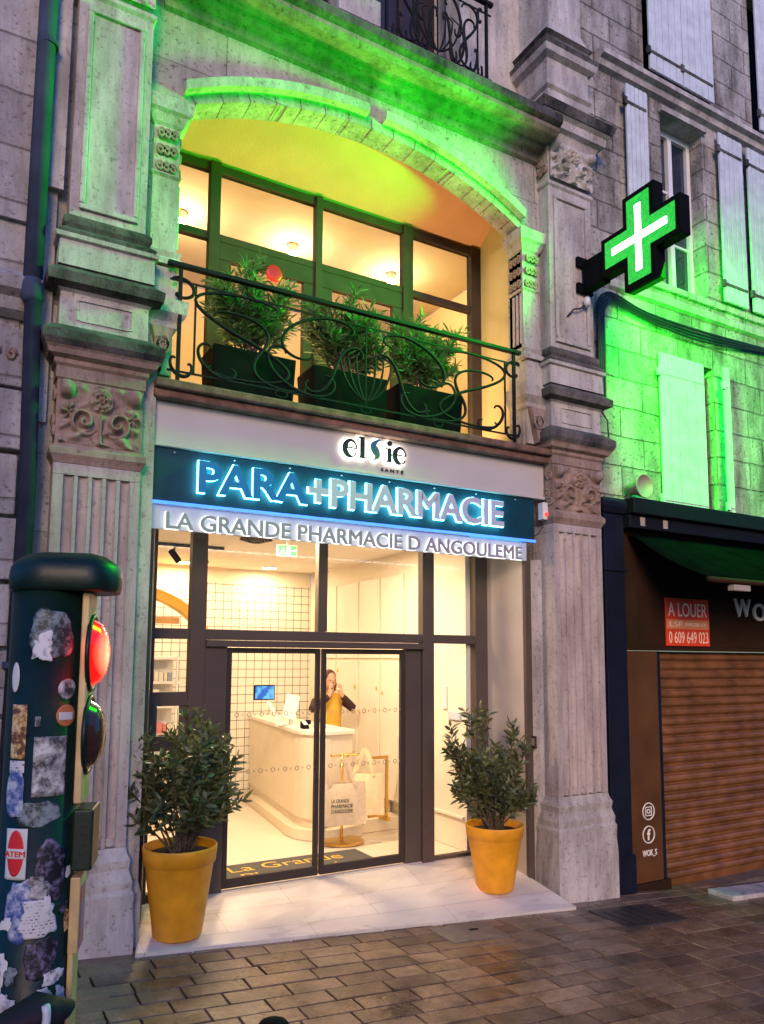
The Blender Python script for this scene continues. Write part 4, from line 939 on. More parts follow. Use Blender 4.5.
KB = thing('keyboard', (3.6, 2.25, 1.11), 'flat pale keyboard lying on the counter top', 'keyboard')
q = MB(); q.box(3.58, 3.8, 2.2, 2.33, 1.112, 1.125); q.build('keyboard_body', M['grey_face'], KB, bevel=.003)
q = MB()
for i in range(10):
    for j in range(4): q.box(3.59 + i * .0205, 3.606 + i * .0205, 2.21 + j * .029, 2.233 + j * .029, 1.126, 1.131)
q.build('keys', M['white_pl'], KB)
MO = thing('hand_scanner', (3.56, 2.42, 1.11), 'small dark hand scanner beside the keyboard', 'scanner')
q = MB(); q.tube([(3.52, 2.44, 1.13), (3.56, 2.43, 1.16), (3.6, 2.42, 1.16)], [.02, .03, .024], 10); q.tube([(3.54, 2.44, 1.14), (3.51, 2.47, 1.118)], .016, 8); q.build('scanner_body', M['black'], MO, smooth=True)

# person behind the counter
def fuse(mb, name, mat, parent, vox, sm=2):
    ob = mb.build(name, mat, parent, fix=True)
    r_ = ob.modifiers.new('r', 'REMESH'); r_.mode = 'VOXEL'; r_.voxel_size = vox
    s__ = ob.modifiers.new('s', 'SMOOTH'); s__.iterations = sm; s__.factor = .5
    bpy.context.view_layer.update(); dg = bpy.context.evaluated_depsgraph_get(); me = bpy.data.meshes.new_from_object(ob.evaluated_get(dg))
    ob.modifiers.clear(); ob.data = me; me.polygons.foreach_set('use_smooth', [True] * len(me.polygons))
    if not me.materials: me.materials.append(mat)
    return ob
def ell(mb, c, rx, ry, rz, n=16, m=10):
    prof = [(sin(pi * i / m), -cos(pi * i / m)) for i in range(m + 1)]
    o = len(mb.v); mb.lathe([(max(.001, r_), z) for r_, z in prof], (0, 0, 0), n)
    for i in range(o, len(mb.v)): v = mb.v[i]; mb.v[i] = (c[0] + v[0] * rx, c[1] + v[1] * ry, c[2] + v[2] * rz)
px, py = 4.1, 2.95
PE = thing('person', (px, py, 0), 'woman in mustard tunic over dark sleeves behind the counter, hands raised to her face', 'person')
hd = (px - .01, py, 1.61)
body = MB()
ell(body, hd, .075, .095, .115); ell(body, (hd[0] - .01, hd[1] - .03, hd[2] - .055), .055, .07, .06)       # skull and jaw
body.tube([(hd[0] - .005, hd[1] - .09, hd[2] + .01), (hd[0] - .005, hd[1] - .112, hd[2] - .02)], [.009, .015], 8)   # nose
for s__ in (-1, 1): ell(body, (hd[0] + s__ * .078, hd[1] + .005, hd[2] - .01), .012, .022, .03, 8, 6)
body.tube([(px, py + .01, 1.53), (px, py + .015, 1.42)], [.05, .055], 12)
body.tube([(px, py + .02, 1.43), (px, py + .02, 1.3), (px, py + .02, 1.1), (px, py + .02, .95), (px, py + .02, .85)], [.1, .135, .12, .14, .12], 16)
AR = {}
for s__ in (-1, 1):
    sh = Vector((px + s__ * .17, py + .02, 1.38)); el = Vector((px + s__ * .27 - .03, py - .14, 1.27)); wr = Vector((px + s__ * .075 - .02, py - .19, 1.44))
    AR[s__] = (sh, el, wr)
    body.tube([(px, py + .02, 1.38), sh], [.07, .06], 10); body.tube([sh, sh.lerp(el, .5), el], [.055, .048, .042], 10); body.tube([el, el.lerp(wr, .4), wr], [.042, .04, .026], 10)
    ha = wr + Vector((-s__ * .015, .02, .06)); body.tube([wr, ha], [.026, .036], 8)
    for k in range(4):
        b0 = ha + Vector((s__ * (.024 - .016 * k), -.012, .02)); b1 = b0 + Vector((-s__ * .004, .006, .035 + .006 * (1 - abs(k - 1.5)))); b2 = b1 + Vector((-s__ * .006, .024, .02))
        body.tube([b0, b1, b2], [.0085, .008, .007], 6)
    body.tube([ha + Vector((-s__ * .02, .0, -.02)), ha + Vector((-s__ * .042, .008, .006)), ha + Vector((-s__ * .044, .02, .03))], [.0095, .0085, .0075], 6)
for s__ in (-1, 1):
    body.tube([(px + s__ * .08, py + .02, .9), (px + s__ * .085, py + .01, .5), (px + s__ * .085, py + .03, .1)], [.085, .06, .042], 12)
    body.tube([(px + s__ * .085, py + .05, .05), (px + s__ * .09, py - .12, .035)], [.045, .035], 8)
fuse(body, 'body', M['skin'], PE, .009, 3)
hr = MB(); ell(hr, (hd[0], hd[1] + .022, hd[2] + .025), .088, .098, .112)
for s__ in (-1, 1): ell(hr, (hd[0] + s__ * .075, hd[1] + .03, hd[2] - .06), .024, .055, .085)
ell(hr, (hd[0], hd[1] + .075, hd[2] - .04), .07, .04, .1)
fuse(hr, 'hair', M['hair'], PE, .012, 3)
tu = MB(); tu.tube([(px, py + .02, 1.45), (px, py + .02, 1.41), (px, py + .02, 1.3), (px, py + .02, 1.1), (px, py + .02, .95), (px, py + .02, .82)], [.075, .12, .155, .14, .165, .18], 18)
for s__ in (-1, 1): sh, el, wr = AR[s__]; tu.tube([(px, py + .02, 1.38), sh, sh.lerp(el, .3)], [.08, .075, .068], 12)
fuse(tu, 'tunic', M['tunic'], PE, .014, 4)
sl_ = MB()
for s__ in (-1, 1): sh, el, wr = AR[s__]; sl_.tube([sh.lerp(el, .15), sh.lerp(el, .6), el], [.062, .058, .054], 10); sl_.tube([el, el.lerp(wr, .4), el.lerp(wr, .92)], [.054, .05, .036], 10)
fuse(sl_, 'sleeves', M['sleeve'], PE, .012, 3)
tr_ = MB()
for s__ in (-1, 1): tr_.tube([(px + s__ * .08, py + .02, .93), (px + s__ * .085, py + .01, .5), (px + s__ * .085, py + .03, .08)], [.1, .075, .065], 12)
fuse(tr_, 'trousers', M['trousers'], PE, .015, 3)
q = MB()
for s__ in (-1, 1): ell(q, (hd[0] + s__ * .03, hd[1] - .088, hd[2] + .005), .011, .006, .006, 8, 6)
q.build('eyes', M['dark_text'], PE, smooth=True)
q = MB(); q.tube([(hd[0] - .028, hd[1] - .096, hd[2] - .06), (hd[0], hd[1] - .105, hd[2] - .064), (hd[0] + .024, hd[1] - .096, hd[2] - .06)], [.004, .007, .004], 6); q.build('lips', plain('lips', (.4, .08, .07), .5), PE, smooth=True)

# tote bags on a brass stand
TS = thing('bag_stand', (3.62, 1.66, 0), 'brass stand with round base displaying tote bags', 'display stand')
q = MB(); q.lathe([(.23, .002), (.235, .02), (.2, .03), (.02, .034)], (3.62, 1.66, 0), 40); q.build('base', M['brass'], TS)
q = MB(); q.tube([(3.62, 1.66, .033), (3.62, 1.66, .9)], .014, 10); q.build('pole', M['brass'], TS, smooth=True)
q = MB()
for a in (R(200), R(330), R(20), R(265)): q.tube([(3.62, 1.66, .88), (3.62 + .16 * cos(a), 1.66 + .16 * sin(a), .88), (3.62 + .18 * cos(a), 1.66 + .18 * sin(a), .9)], .008, 6)
q.build('hook_arm', M['brass'], TS)
def tote(cx, cy, zt, w_, h, rz, label, printed, seed):
    T = thing('tote_bag', (cx, cy, zt), label, 'bag', 'canvas tote bags on the stand'); rnd = random.Random(seed)
    q = MB(); nx, nz = 14, 12; o = 0
    ca, sa = cos(rz), sin(rz); ph = rnd.random() * 6
    def bp(u, v, s__):
        d = .05 * sin(pi * min(1, u * 1.0)) * (.35 + .65 * sin(pi * (.15 + .75 * v))) + .006 * sin(u * 17 + ph + v * 5)
        x = (u - .5) * w_ * (1 - .04 * v); y_ = s__ * d; z = -h * (1 - v) - (.012 * sin(pi * u) if v == 1 and s__ < 0 else 0)
        return (cx + x * ca - y_ * sa, cy + x * sa + y_ * ca, zt + z)
    for s__ in (-1, 1):
        o = len(q.v)
        for j in range(nz + 1):
            for i in range(nx + 1): q.v.append(bp(i / nx, j / nz, s__))
        for j in range(nz):
            for i in range(nx): a = o + j * (nx + 1) + i; q.face((a, a + 1, a + nx + 2, a + nx + 1))
    q.build('bag_body', M['tote'], T, smooth=True)
    for s__ in (-1, 1):
        q = MB(); pts = []
        for i in range(13):
            t = i / 12; xx = (t - .5) * w_ * .5 * (1 - .5 * sin(pi * t)); zz = sin(pi * t) ** .6 * .26; yy = s__ * .03
            pts.append(Vector((cx + xx * ca - yy * sa, cy + xx * sa + yy * ca, zt - .03 + zz)))
        for i in range(12): q.bar(pts[i], pts[i + 1], .03, .004, upv=(-sa, ca, 0))
        q.build('handle', M['tote'], T)
    if printed:
        q = MB()
        for k, tx in enumerate(('LA GRANDE', 'PHARMACIE', 'D ANGOULEME')):
            m_ = text_mb(tx, -.11, .11 if k else .07, -.19 - k * .05, -.155 - k * .05, 0, .002, grow=0.012)
            o = len(q.v); m_.v = [(cx + v[0] * ca - (v[1] - .064) * sa, cy + v[0] * sa + (v[1] - .064) * ca, zt + v[2]) for v in m_.v]; q.add(m_.v, m_.f)
        q.build('printed_text', M['dark_text'], T)
tote(3.50, 1.45, .64, .54, .42, R(-12), 'front canvas tote bag printed LA GRANDE PHARMACIE on the brass stand', True, 1)
tote(3.84, 1.58, .70, .44, .42, R(-50), 'plain canvas tote bag hanging on the right of the brass stand', False, 2)
tote(3.40, 1.8, .68, .42, .4, R(60), 'plain canvas tote bag hanging on the left of the brass stand', False, 3)
tote(3.72, 1.92, .72, .44, .42, R(10), 'plain canvas tote bag at the back of the brass stand', False, 4)
BF = thing('brass_frame', (4.05, 1.75, 0), 'thin brass rectangular frame standing behind the tote bags', 'frame')
q = MB(); q.box(3.98, 4.22, 1.74, 1.765, .8, .83); q.box(4.195, 4.22, 1.74, 1.765, .19, .797); q.box(3.98, 4.192, 1.74, 1.765, .19, .215); q.box(4.19, 4.225, 1.7, 1.9, .143, .187); q.build('frame_bars', M['brass'], BF)
DM = thing('door_mat', (2.85, 1.1, 0), 'grey entrance mat with yellow script inside the sliding doors', 'mat')
q = MB(); q.box(2.1, 3.6, .76, 1.32, .0, .012); q.build('mat_base', M['mat'], DM, bevel=.004)
q = text_mb('La Grande', 2.25, 3.35, 1.06, 1.24, .0125, .002, plane='xy'); text_mb('Pharmacie', 2.3, 3.35, .82, .98, .0125, .002, mb=q, plane='xy'); q.build('printed_script', M['gold_print'], DM)
EX = thing('exit_sign', (2.95, 1.6, 3.0), 'green emergency exit sign under the shop ceiling', 'exit sign')
q = MB(); q.box(2.82, 3.04, 1.58, 1.61, 2.9, 3.02); q.box(2.92, 2.94, 1.585, 1.605, 3.02, 3.1); q.build('housing', M['white_pl'], EX, bevel=.004)
q = MB(); q.box(2.83, 3.03, 1.576, 1.579, 2.91, 3.01); q.build('face', emit('green_exit_face', (.1, .8, .1), .15, (.05, .5, .1)), EX)
q = MB()   # running figure, door and arrow
q.bar((2.89, 1.574, 2.985), (2.875, 1.574, 2.955), .012); q.bar((2.875, 1.574, 2.955), (2.855, 1.574, 2.925), .01); q.bar((2.878, 1.574, 2.955), (2.9, 1.574, 2.93), .01); q.box(2.925, 2.965, 1.572, 1.575, 2.92, 3.0); q.bar((2.98, 1.574, 2.96), (3.02, 1.574, 2.96), .012); q.bar((3.005, 1.574, 2.975), (3.022, 1.574, 2.958), .01)
q.build('pictogram', emit('white_pictogram', (1, 1, 1), .25), EX)
AV = thing('ceiling_vent', (2.66, 1.75, 3.08), 'round white ceiling vent beside the exit sign', 'vent')
q = MB()
for k in range(4): q.lathe([(.16 - k * .035, -.03 - k * .01), (.17 - k * .035, -.03 - k * .01), (.15 - k * .035, -.001)], (2.66, 1.75, 3.1), 28, cap=False)
q.build('vent_rings', M['frame_grey'], AV, smooth=True)
# shelving at the left with boxes
SH = thing('product_shelves', (1.9, 4.2, 0), 'white back-lit shelving full of products behind the left shop window', 'shelves')
q = MB(); q.box(.2, 2.55, 4.42, 4.46, .05, 1.9)
for zz in (.1, .5, .9, 1.25, 1.55, 1.85): q.box(.2, 2.55, 4.12, 4.418, zz, zz + .03)
for xx in (.2, 1.38, 2.52): q.box(xx - .012, xx + .012, 4.1, 4.119, .05, 1.9)
q.build('shelf_unit', M['white'], SH)
cols = [(.6, .5, .45), (.7, .3, .2), (.75, .65, .5), (.3, .35, .5), (.7, .68, .6), (.6, .2, .2)]
pm = [plain('product_carton_%s' % n_, c_, .5) for n_, c_ in zip(('beige', 'coral', 'cream', 'blue', 'white', 'red'), cols)]
rnd = random.Random(8)
q = MB()
for zz in (.13, .53, .93, 1.28, 1.58):
    xx = .25
    while xx < 2.45:
        w_ = rnd.uniform(.05, .09); h_ = rnd.uniform(.1, .2)
        if rnd.random() < .85: q.box(xx, xx + w_ - .008, 4.2, 4.3, zz + .001, zz + h_, rnd.randrange(6))
        xx += w_
o = q.build('products', pm, SH); o['kind'] = 'stuff'
TK = thing('track_spotlights', (1.6, 2.6, 2.6), 'black ceiling track with small spotlights seen through the left window', 'track light')
q = MB(); q.bar((1.3, 2.6, 3.08), (2.6, 2.6, 3.08), .03); q.build('track', M['black'], TK)
for k in range(4):
    q = MB(); xx = 1.45 + k * .3; q.tube([(xx, 2.6, 3.06), (xx, 2.6, 3.0)], .01, 6); q.tube([(xx - .03, 2.62, 3.02), (xx + .04, 2.56, 2.9)], .035, 10); q.build('spotlight', M['black'], TK)
WP = thing('wall_intercom', (4.5, 1.1, 1.45), 'pale wall intercom and narrow rail on the entrance side wall', 'intercom')
q = MB(); q.box(4.5, 4.519, 1.04, 1.12, 1.36, 1.6); q.build('handset', M['white_pl'], WP, bevel=.005)
q = MB(); q.box(4.495, 4.519, .8, 1.0, 1.26, 1.34); q.build('panel', M['grey_face'], WP, bevel=.004)

# ================================================================== left house and downpipe
LH = thing('stone_house', (-.6, .1, 0), 'lavender grey limestone house at the left with block pilaster and cornice', 'building')
q = MB(); q.box(-3, .33, .12, .5, 4.55, 12); q.box(-3, .37, .08, .5, 4.9, 5.3); q.box(-3, .3, .14, .5, -.6, 4.2); q.build('wall', M['stone_left'], LH)
q = MB(); q.prism([(.12, 4.2), (.06, 4.24), (.04, 4.32), (-.02, 4.36), (-.04, 4.44), (.0, 4.47), (.1, 4.54), (.4, 4.54), (.4, 4.2)], -3, .42, 'x'); q.build('cornice', M['stone_left'], LH)
q = MB()
for k in range(11):
    z0 = -.7 + k * .44
    if z0 + .41 < 4.2: q.box(-1.2, .335 + (.03 if k % 2 else 0), .06 - (.03 if k % 2 else 0), .3, z0, z0 + .41)
q.build('block_pilaster', M['stone_left'], LH, bevel=.012)
q = MB()
for k in range(5): q.tube([(.26 - k * .1 + .03 * cos(t) * (1 - t / 14), .055, 3.92 + .05 * sin(t) * (1 - t / 14)) for t in [i * .7 for i in range(14)]], .014, 5)
q.build('carved_band', M['carved'], LH, smooth=True)
DP = thing('downpipe', (.36, 0, 0), 'slate blue rainwater downpipe between the left house and the fluted pilaster', 'drainpipe')
q = MB(); q.tube([(.36, .0, 4.45), (.365, .0, 7), (.37, .0, 12)], .062, 16); q.build('upper_pipe', M['pipe'], DP, smooth=True)
q = MB(); q.lathe([(.05, 4.28), (.072, 4.32), (.072, 4.42), (.064, 4.45)], (.36, 0, 0), 16); q.build('pipe_joint', M['pipe'], DP, smooth=True)
q = MB(); q.tube([(.36, .0, -.1), (.40, .02, 3.0), (.37, .0, 4.3)], .055, 16); q.build('lower_pipe', plain('dark_navy_pipe_paint', (.02, .024, .04), .8, spec=.1, var=.3), DP, smooth=True)
for zz in (1.8, 6.2):
    q = MB(); q.lathe([(.07, zz), (.07, zz + .04)], (.375, 0.0, 0), 16); q.bar((.375, .05, zz + .02), (.375, .2, zz + .02), .02); q.build('pipe_bracket', M['pipe'], DP)

# ================================================================== right house with closed takeaway
RH = thing('rubble_house', (7.8, .15, 0), 'weathered limestone house with pale shutters above the closed takeaway', 'building')
RY_ = .16
q = MB()
def rw(x0, x1, z0, z1): q.box(x0, x1, RY_, .45, z0, z1)
rw(5.683, 6.71, 3.4, 8.5); rw(6.71, 7.83, 8.42, 8.5); rw(7.83, 11.5, 3.4, 8.5)
rw(6.71, 7.83, 5.35, 6.2); rw(7.83, 7.831, 3.4, 3.41)
rw(5.683, 6.75, 8.5, 12); rw(7.95, 8.8, 8.5, 12); rw(9.8, 11.5, 8.5, 12)
rw(6.75, 7.95, 11, 12); rw(8.8, 9.8, 11, 12); rw(6.71, 7.0, 6.2, 8.42); rw(7.02, 7.07, 5.36, 5.37)
q.v = q.v; 
rw(6.71, 7.07, 3.4, 5.35); rw(7.78, 7.83, 3.4, 5.35); rw(7.75, 7.83, 6.2, 8.42)
q.build('wall', M['rubble'], RH)
q = MB(); q.prism([(.16, 8.5), (.1, 8.52), (.08, 8.58), (.02, 8.6), (.02, 8.66), (.1, 8.7), (.16, 8.7)], 5.95, 11.5, 'x'); q.build('string_course', M['stone'], RH)
q = MB(); q.prism([(.16, 5.93), (.12, 5.95), (.11, 6.02), (.14, 6.06), (.16, 6.06)], 6.06, 11.5, 'x'); q.build('string_course', M['stone'], RH)
q = MB()
rr_ = random.Random(4)
xx = 6.6
while xx < 11: w_ = rr_.uniform(.12, .3); q.box(xx, xx + w_ - .012, .12, .155, 6.12 + rr_.uniform(0, .01), 6.2); xx += w_
q.build('window_sill', M['stone'], RH, bevel=.006)
# upper window (open shutters either side)
q = MB(); q.box(7.0, 7.06, .34, .42, 6.2, 8.35); q.box(7.69, 7.75, .34, .42, 6.2, 8.35); q.box(7.06, 7.69, .34, .42, 8.27, 8.35); q.box(7.335, 7.405, .33, .42, 6.2, 8.27)
for zz in (6.9, 7.55): q.box(7.06, 7.335, .36, .4, zz, zz + .03); q.box(7.405, 7.69, .36, .4, zz, zz + .03)
W1 = q.build('window_frame_or_void', M['white'], RH, bevel=.003)
q = MB(); q.box(7.06, 7.69, .385, .39, 6.2, 8.27); q.build('pane', plain('dark_blue_window_glass', (.015, .025, .05), .06, var=.1, spec=.8), W1)
q = MB(); q.box(6.97, 7.78, .1, .42, 8.352, 8.42); q.build('window_lintel', M['stone'], RH)
# lower window: dark opening with half-closed leaf
q = MB(); q.box(6.7, 8.0, .46, .48, 8.5, 11.2); q.build('window_frame_or_void', M['black'], RH); q = MB(); q.box(8.78, 9.85, .46, .48, 8.5, 11.2); q.build('window_frame_or_void', M['black'], RH)  # black backing sheets paint in the dark of the upper openings
q = MB(); q.box(7.07, 7.8, .36, .4, 3.4, 5.35); q.build('window_frame_or_void', plain('black_window_void', (.01, .012, .012), .4), RH)
def shutter(x0, x1, z0, z1, yy, ztilt=0):
    q = MB(); n = 5; w_ = (x1 - x0) / n
    for k in range(n): q.box(x0 + k * w_ + .004, x0 + (k + 1) * w_ - .004, yy - .03, yy, z0, z1)
    sh = q.build('shutter', M['shutter_wood'], RH, bevel=.006)
    q = MB()
    for zz in (z0 + .2, z1 - .25): q.box(x0 - .03, x1 - .03, yy - .037, yy - .031, zz, zz + .035); q.box(x0 - .05, x0, yy - .05, yy - .02, zz - .03, zz + .06)
    q.build('shutter_hinge', M['crust'] if z0 > 5.5 else M['shutter_wood'], sh)
shutter(6.34, 6.69, 6.16, 8.42, .1); shutter(7.96, 8.42, 6.22, 8.42, .1); shutter(8.52, 8.95, 6.22, 8.42, .1)
shutter(6.76, 7.34, 8.78, 11.2, .1); shutter(7.345, 7.92, 8.78, 11.2, .1); shutter(8.84, 9.4, 8.78, 11.2, .1)
shutter(6.78, 7.54, 3.44, 5.34, .13); shutter(7.79, 7.9, 3.44, 5.34, .05)
# shopfront of the takeaway
q = MB(); q.box(5.76, 6.045, .02, .4, -.75, 3.38); q.box(5.735, 6.07, -.0, .4, -.75, -.05); q.rings(5.76, 6.045, .02, .4, [(3.383, .02), (3.45, .05), (3.5, .05), (3.55, .0)]); q.box(5.74, 6.06, .0, .019, 2.78, 2.82)
q.build('corner_pilaster', M['navy'], RH, bevel=.008)
q = MB(); q.box(6.048, 11, .08, .35, 2.02, 3.38); q.box(6.048, 11, .05, .079, 1.975, 2.017); q.box(6.3, 6.305, .076, .079, 2.02, 3.2); q.build('shop_fascia', M['shop_brown'], RH)
q = MB(); q.box(6.05, 11.2, -.12, .155, 3.383, 3.55); q.box(6.05, 11.2, -.06, .079, 3.24, 3.38); q.build('awning_box', plain('dark_awning_housing', (.006, .006, .007), .6, var=.2, spec=.2), RH, bevel=.01)
q = MB()
for xx in (6.2, 6.55): q.box(xx, xx + .07, -.065, -.061, 3.27, 3.36)
q.build('housing_bracket', M['lighttex'], RH)
q = MB(); q.box(6.07, 6.53, .06, .3, -.6, 1.97); q.build('side_panel', M['panel_brown'], RH, bevel=.006)
q = MB(); q.box(6.04, 6.60, .03, .3, -.8, -.36); q.build('panel_plinth', M['shop_brown'], RH)
q = MB(); q.box(6.533, 6.62, .1, .3, -.7, 1.97); q.box(6.62, 11, .25, .35, -.9, 1.97); q.build('shutter_guide', M['navy'], RH)
q = MB(); pr = [(.2, -.55)]
n_ = 24
for k in range(n_):
    z0 = -.42 + k * (2.39 / n_); h_ = 2.39 / n_
    pr += [(.16, z0), (.135, z0 + h_ * .25), (.13, z0 + h_ * .5), (.145, z0 + h_ * .72), (.175, z0 + h_ * .8), (.175, z0 + h_ * .97)]
pr += [(.22, 1.97), (.22, -.55)]
q.prism(pr, 6.625, 11, 'x'); q.build('roller_shutter', M['roller'], RH)
q = MB(); q.box(6.6, 11, -.02, .3, -.95, -.43 - .08); q.build('doorstep', M['concrete'], RH)
# social icons on the side panel
q = MB(); yv = .057
def ringx(cx, cz, r_, th): q.tube([(cx + r_ * cos(t), yv, cz + r_ * sin(t)) for t in [i * pi / 16 for i in range(32)]], th, 5, closed=True)
ringx(6.325, .335, .083, .006); ringx(6.318, .105, .083, .006)
q.tube([(6.325 + .042 * (1 if cos(t) > 0 else -1) * min(1, abs(cos(t)) * 1.5), yv, .335 + .042 * (1 if sin(t) > 0 else -1) * min(1, abs(sin(t)) * 1.5)) for t in [i * pi / 12 for i in range(24)]], .005, 5, closed=True)
ringx(6.325, .335, .02, .005); q.lathe([(.005, 0), (.005, .001)], (6.35, yv, .36), 8)
text_mb('f', 6.295, 6.345, .05, .16, yv + .002, .004, mb=q, grow=0.03); text_mb('WOK_S', 6.22, 6.43, -.115, -.045, yv + .002, .004, mb=q, grow=0.018)
q.build('social_icons', M['white_letters'], RH)
AW = thing('awning', (7.5, -.3, 3.1), 'dark green canvas awning half rolled out over the takeaway front', 'awning')
q = MB(); nx, ny = 24, 8; xa, xb = 6.12, 11
for j in range(ny + 1):
    v = j / ny
    for i in range(nx + 1):
        u = i / nx; q.v.append((xa + .12 * v + (xb - xa - .12 * v) * u, .02 - .85 * v, 3.2 - .54 * v - .05 * sin(pi * v) * (.6 + .4 * cos(u * 40))))
for j in range(ny):
    for i in range(nx): a = j * (nx + 1) + i; q.face((a, a + 1, a + nx + 2, a + nx + 1))
cv = q.build('canvas', M['awning'], AW, smooth=True); so_ = cv.modifiers.new('s', 'SOLIDIFY'); so_.thickness = .006
q = MB(); q.tube([(6.2, -.85, 2.64), (11, -.85, 2.64)], .028, 10); q.build('front_bar', M['shop_brown'], AW, smooth=True)
q = MB(); q.tube([(6.85, -.8, 2.6), (7.4, .04, 2.9)], .02, 8); q.box(6.55, 6.8, -.87, -.8, 2.55, 2.605); q.build('folding_arm', M['lighttex'], AW)
LS = thing('letting_sign', (7.04, .07, 2.0), 'red A LOUER letting sign above the roller shutter', 'sign')
q = MB(); q.box(6.69, 7.40, .062, .077, 2.03, 2.55); q.build('board', M['red_sign'], LS, bevel=.003)
q = text_mb('A LOUER', 6.73, 7.36, 2.35, 2.5, .0615, .003, grow=0.0); q.build('headline', M['pale_print'], LS)
q = MB(); q.box(6.70, 7.39, .0595, .0615, 2.215, 2.315); q.build('agency_band', M['orange_print'], LS)
q = text_mb('LSF', 6.745, 6.95, 2.24, 2.295, .059, .003); text_mb('IMMOBILIER', 7.0, 7.34, 2.245, 2.285, .059, .003, mb=q); q.build('agency_lettering', M['pale_print'], LS)
q = text_mb('0 609 649 023', 6.73, 7.37, 2.06, 2.185, .0615, .003); q.build('phone_number', M['pale_print'], LS)
WK = thing('shop_lettering', (8.3, .07, 2.4), 'cream cut-out WOK letters on the dark brown takeaway fascia', 'lettering')
for ch, a, b_, dz in (('W', 7.86, 8.16, .01), ('O', 8.2, 8.44, -.03), ('K', 8.48, 8.72, .0)):
    q = text_mb(ch, a, b_, 2.37 + dz, 2.58 + dz, .078, .02, grow=0.018); q.build('letter', M['white_letters'], WK)
SK = thing('outdoor_speaker', (6.28, .05, 3.62), 'round beige loudspeaker on the awning box beside the carved capital', 'loudspeaker')
q = MB(); q.lathe([(.02, -.14), (.06, -.12), (.075, -.02), (.125, .08), (.13, .1), (.12, .1), (.11, .085), (.02, .07)], (0, 0, 0), 24); q.v = [(6.25 + v[0], .0 - v[2], 3.69 + v[1]) for v in q.v]; q.build('horn', M['lighttex'], SK, smooth=True)
q = MB(); q.bar((6.25, .1, 3.69), (6.25, .13, 3.56), .03); q.box(6.2, 6.3, .06, .155, 3.552, 3.575); q.build('bracket', M['lighttex'], SK)
# wall cables
CB = thing('wall_cables', (6.2, .1, 5.5), 'bundle of black cables clipped along the stone house wall', 'cable')
for k in range(4):
    q = MB(); o_ = k * .028
    pts = [(5.83 + o_, .1, 4.55), (5.83 + o_, .09, 5.3), (5.84 + o_ * .8, .08, 5.68 - o_), (5.93 + o_, .08, 5.8 - o_ * .6), (6.1, .09, 5.83 - o_), (6.6, .1, 5.75 - o_), (7.5, .1, 5.74 - o_ * .7 - .02 * k), (8.6, .1, 5.78 - o_ * .6), (10, .1, 5.85 - o_)]
    fine = []
    for i in range(len(pts) - 1):
        p0, p1, p2, p3 = [Vector(pts[max(0, min(len(pts) - 1, i + d))]) for d in (-1, 0, 1, 2)]
        for t in [j / 5 for j in range(5)]: fine.append(.5 * ((2 * p1) + (p2 - p0) * t + (2 * p0 - 5 * p1 + 4 * p2 - p3) * t * t + (3 * p1 - p0 - 3 * p2 + p3) * t ** 3))
    fine.append(Vector(pts[-1])); q.tube(fine, .016 if k < 2 else .011, 7); q.build('cable', M['cable'], CB, smooth=True)
CB2 = thing('wall_cables', (5.8, .1, 4.3), 'single thin black cable curving down beside the right pedestal', 'cable')
q = MB(); q.tube([(5.76, .05, 4.5), (5.83, .0, 4.35), (5.86, .02, 4.2), (5.86, .06, 4.0)], .008, 6); q.tube([(5.3, .0, 5.36), (5.36, -.03, 5.44), (5.44, -.04, 5.46), (5.52, -.03, 5.52)], .009, 6); q.build('cable', M['cable'], CB2, smooth=True)
AB = thing('alarm_box', (5.05, .1, 3.33), 'small white alarm box with red lamp beside the sign end', 'alarm box')
q = MB(); q.box(4.985, 5.05, .06, .14, 3.24, 3.41); q.build('case', M['white_pl'], AB, bevel=.006)
q = MB(); q.lathe([(.022, 0), (.016, .018)], (0, 0, 0), 12); q.v = [(5.022 + v[0], .058 - v[2], 3.29 + v[1]) for v in q.v]; q.build('red_lamp', emit('red_alarm_lamp', (1, .05, .03), .3, (.6, .02, .02)), AB)
q = MB(); q.tube([(5.01, .1, 3.24), (4.99, .08, 3.16), (4.95, .1, 3.1), (4.9, .12, 3.06)], .007, 6); q.build('lead', M['cable'], AB)
IB = thing('intercom_plate', (4.97, .2, 1.08), 'dark intercom plate on the stone jamb above the right pot', 'intercom')
q = MB(); q.box(4.955, 4.978, .2, .26, 1.02, 1.14); q.build('plate', M['frame'], IB, bevel=.003)
q = MB(); q.box(4.951, 4.9545, .21, .25, 1.05, 1.12); q.build('keypad', M['lighttex'], IB)

# ground details
MC = thing('manhole_cover', (3.75, -.1, zg(3.75)), 'smooth pale square inspection cover set in the pavers before the apron', 'manhole cover')
q = MB(); z_ = zg(3.75)
def tilted(x0, x1, y0, y1, h0, h1): return [(x, y_, zg(x) + h) for h in (h0, h1) for x, y_ in ((x0, y0), (x1, y0), (x1, y1), (x0, y1))]
q.add(tilted(3.42, 3.96, -.62, -.27, -.03, -.004), [(0, 3, 2, 1), (4, 5, 6, 7), (0, 1, 5, 4), (1, 2, 6, 5), (2, 3, 7, 6), (3, 0, 4, 7)]); q.build('cover', M['concrete'], MC, bevel=.004)
q = MB(); q.add(tilted(3.72, 3.80, -.42, -.40, -.003, .001), [(0, 3, 2, 1), (4, 5, 6, 7), (0, 1, 5, 4), (1, 2, 6, 5), (2, 3, 7, 6), (3, 0, 4, 7)]); q.build('lifting_slot', M['black'], MC)
MC2 = thing('manhole_cover', (5.45, -.5, zg(5.45)), 'dark cast iron drain cover in the pavement below the navy pilaster', 'manhole cover')
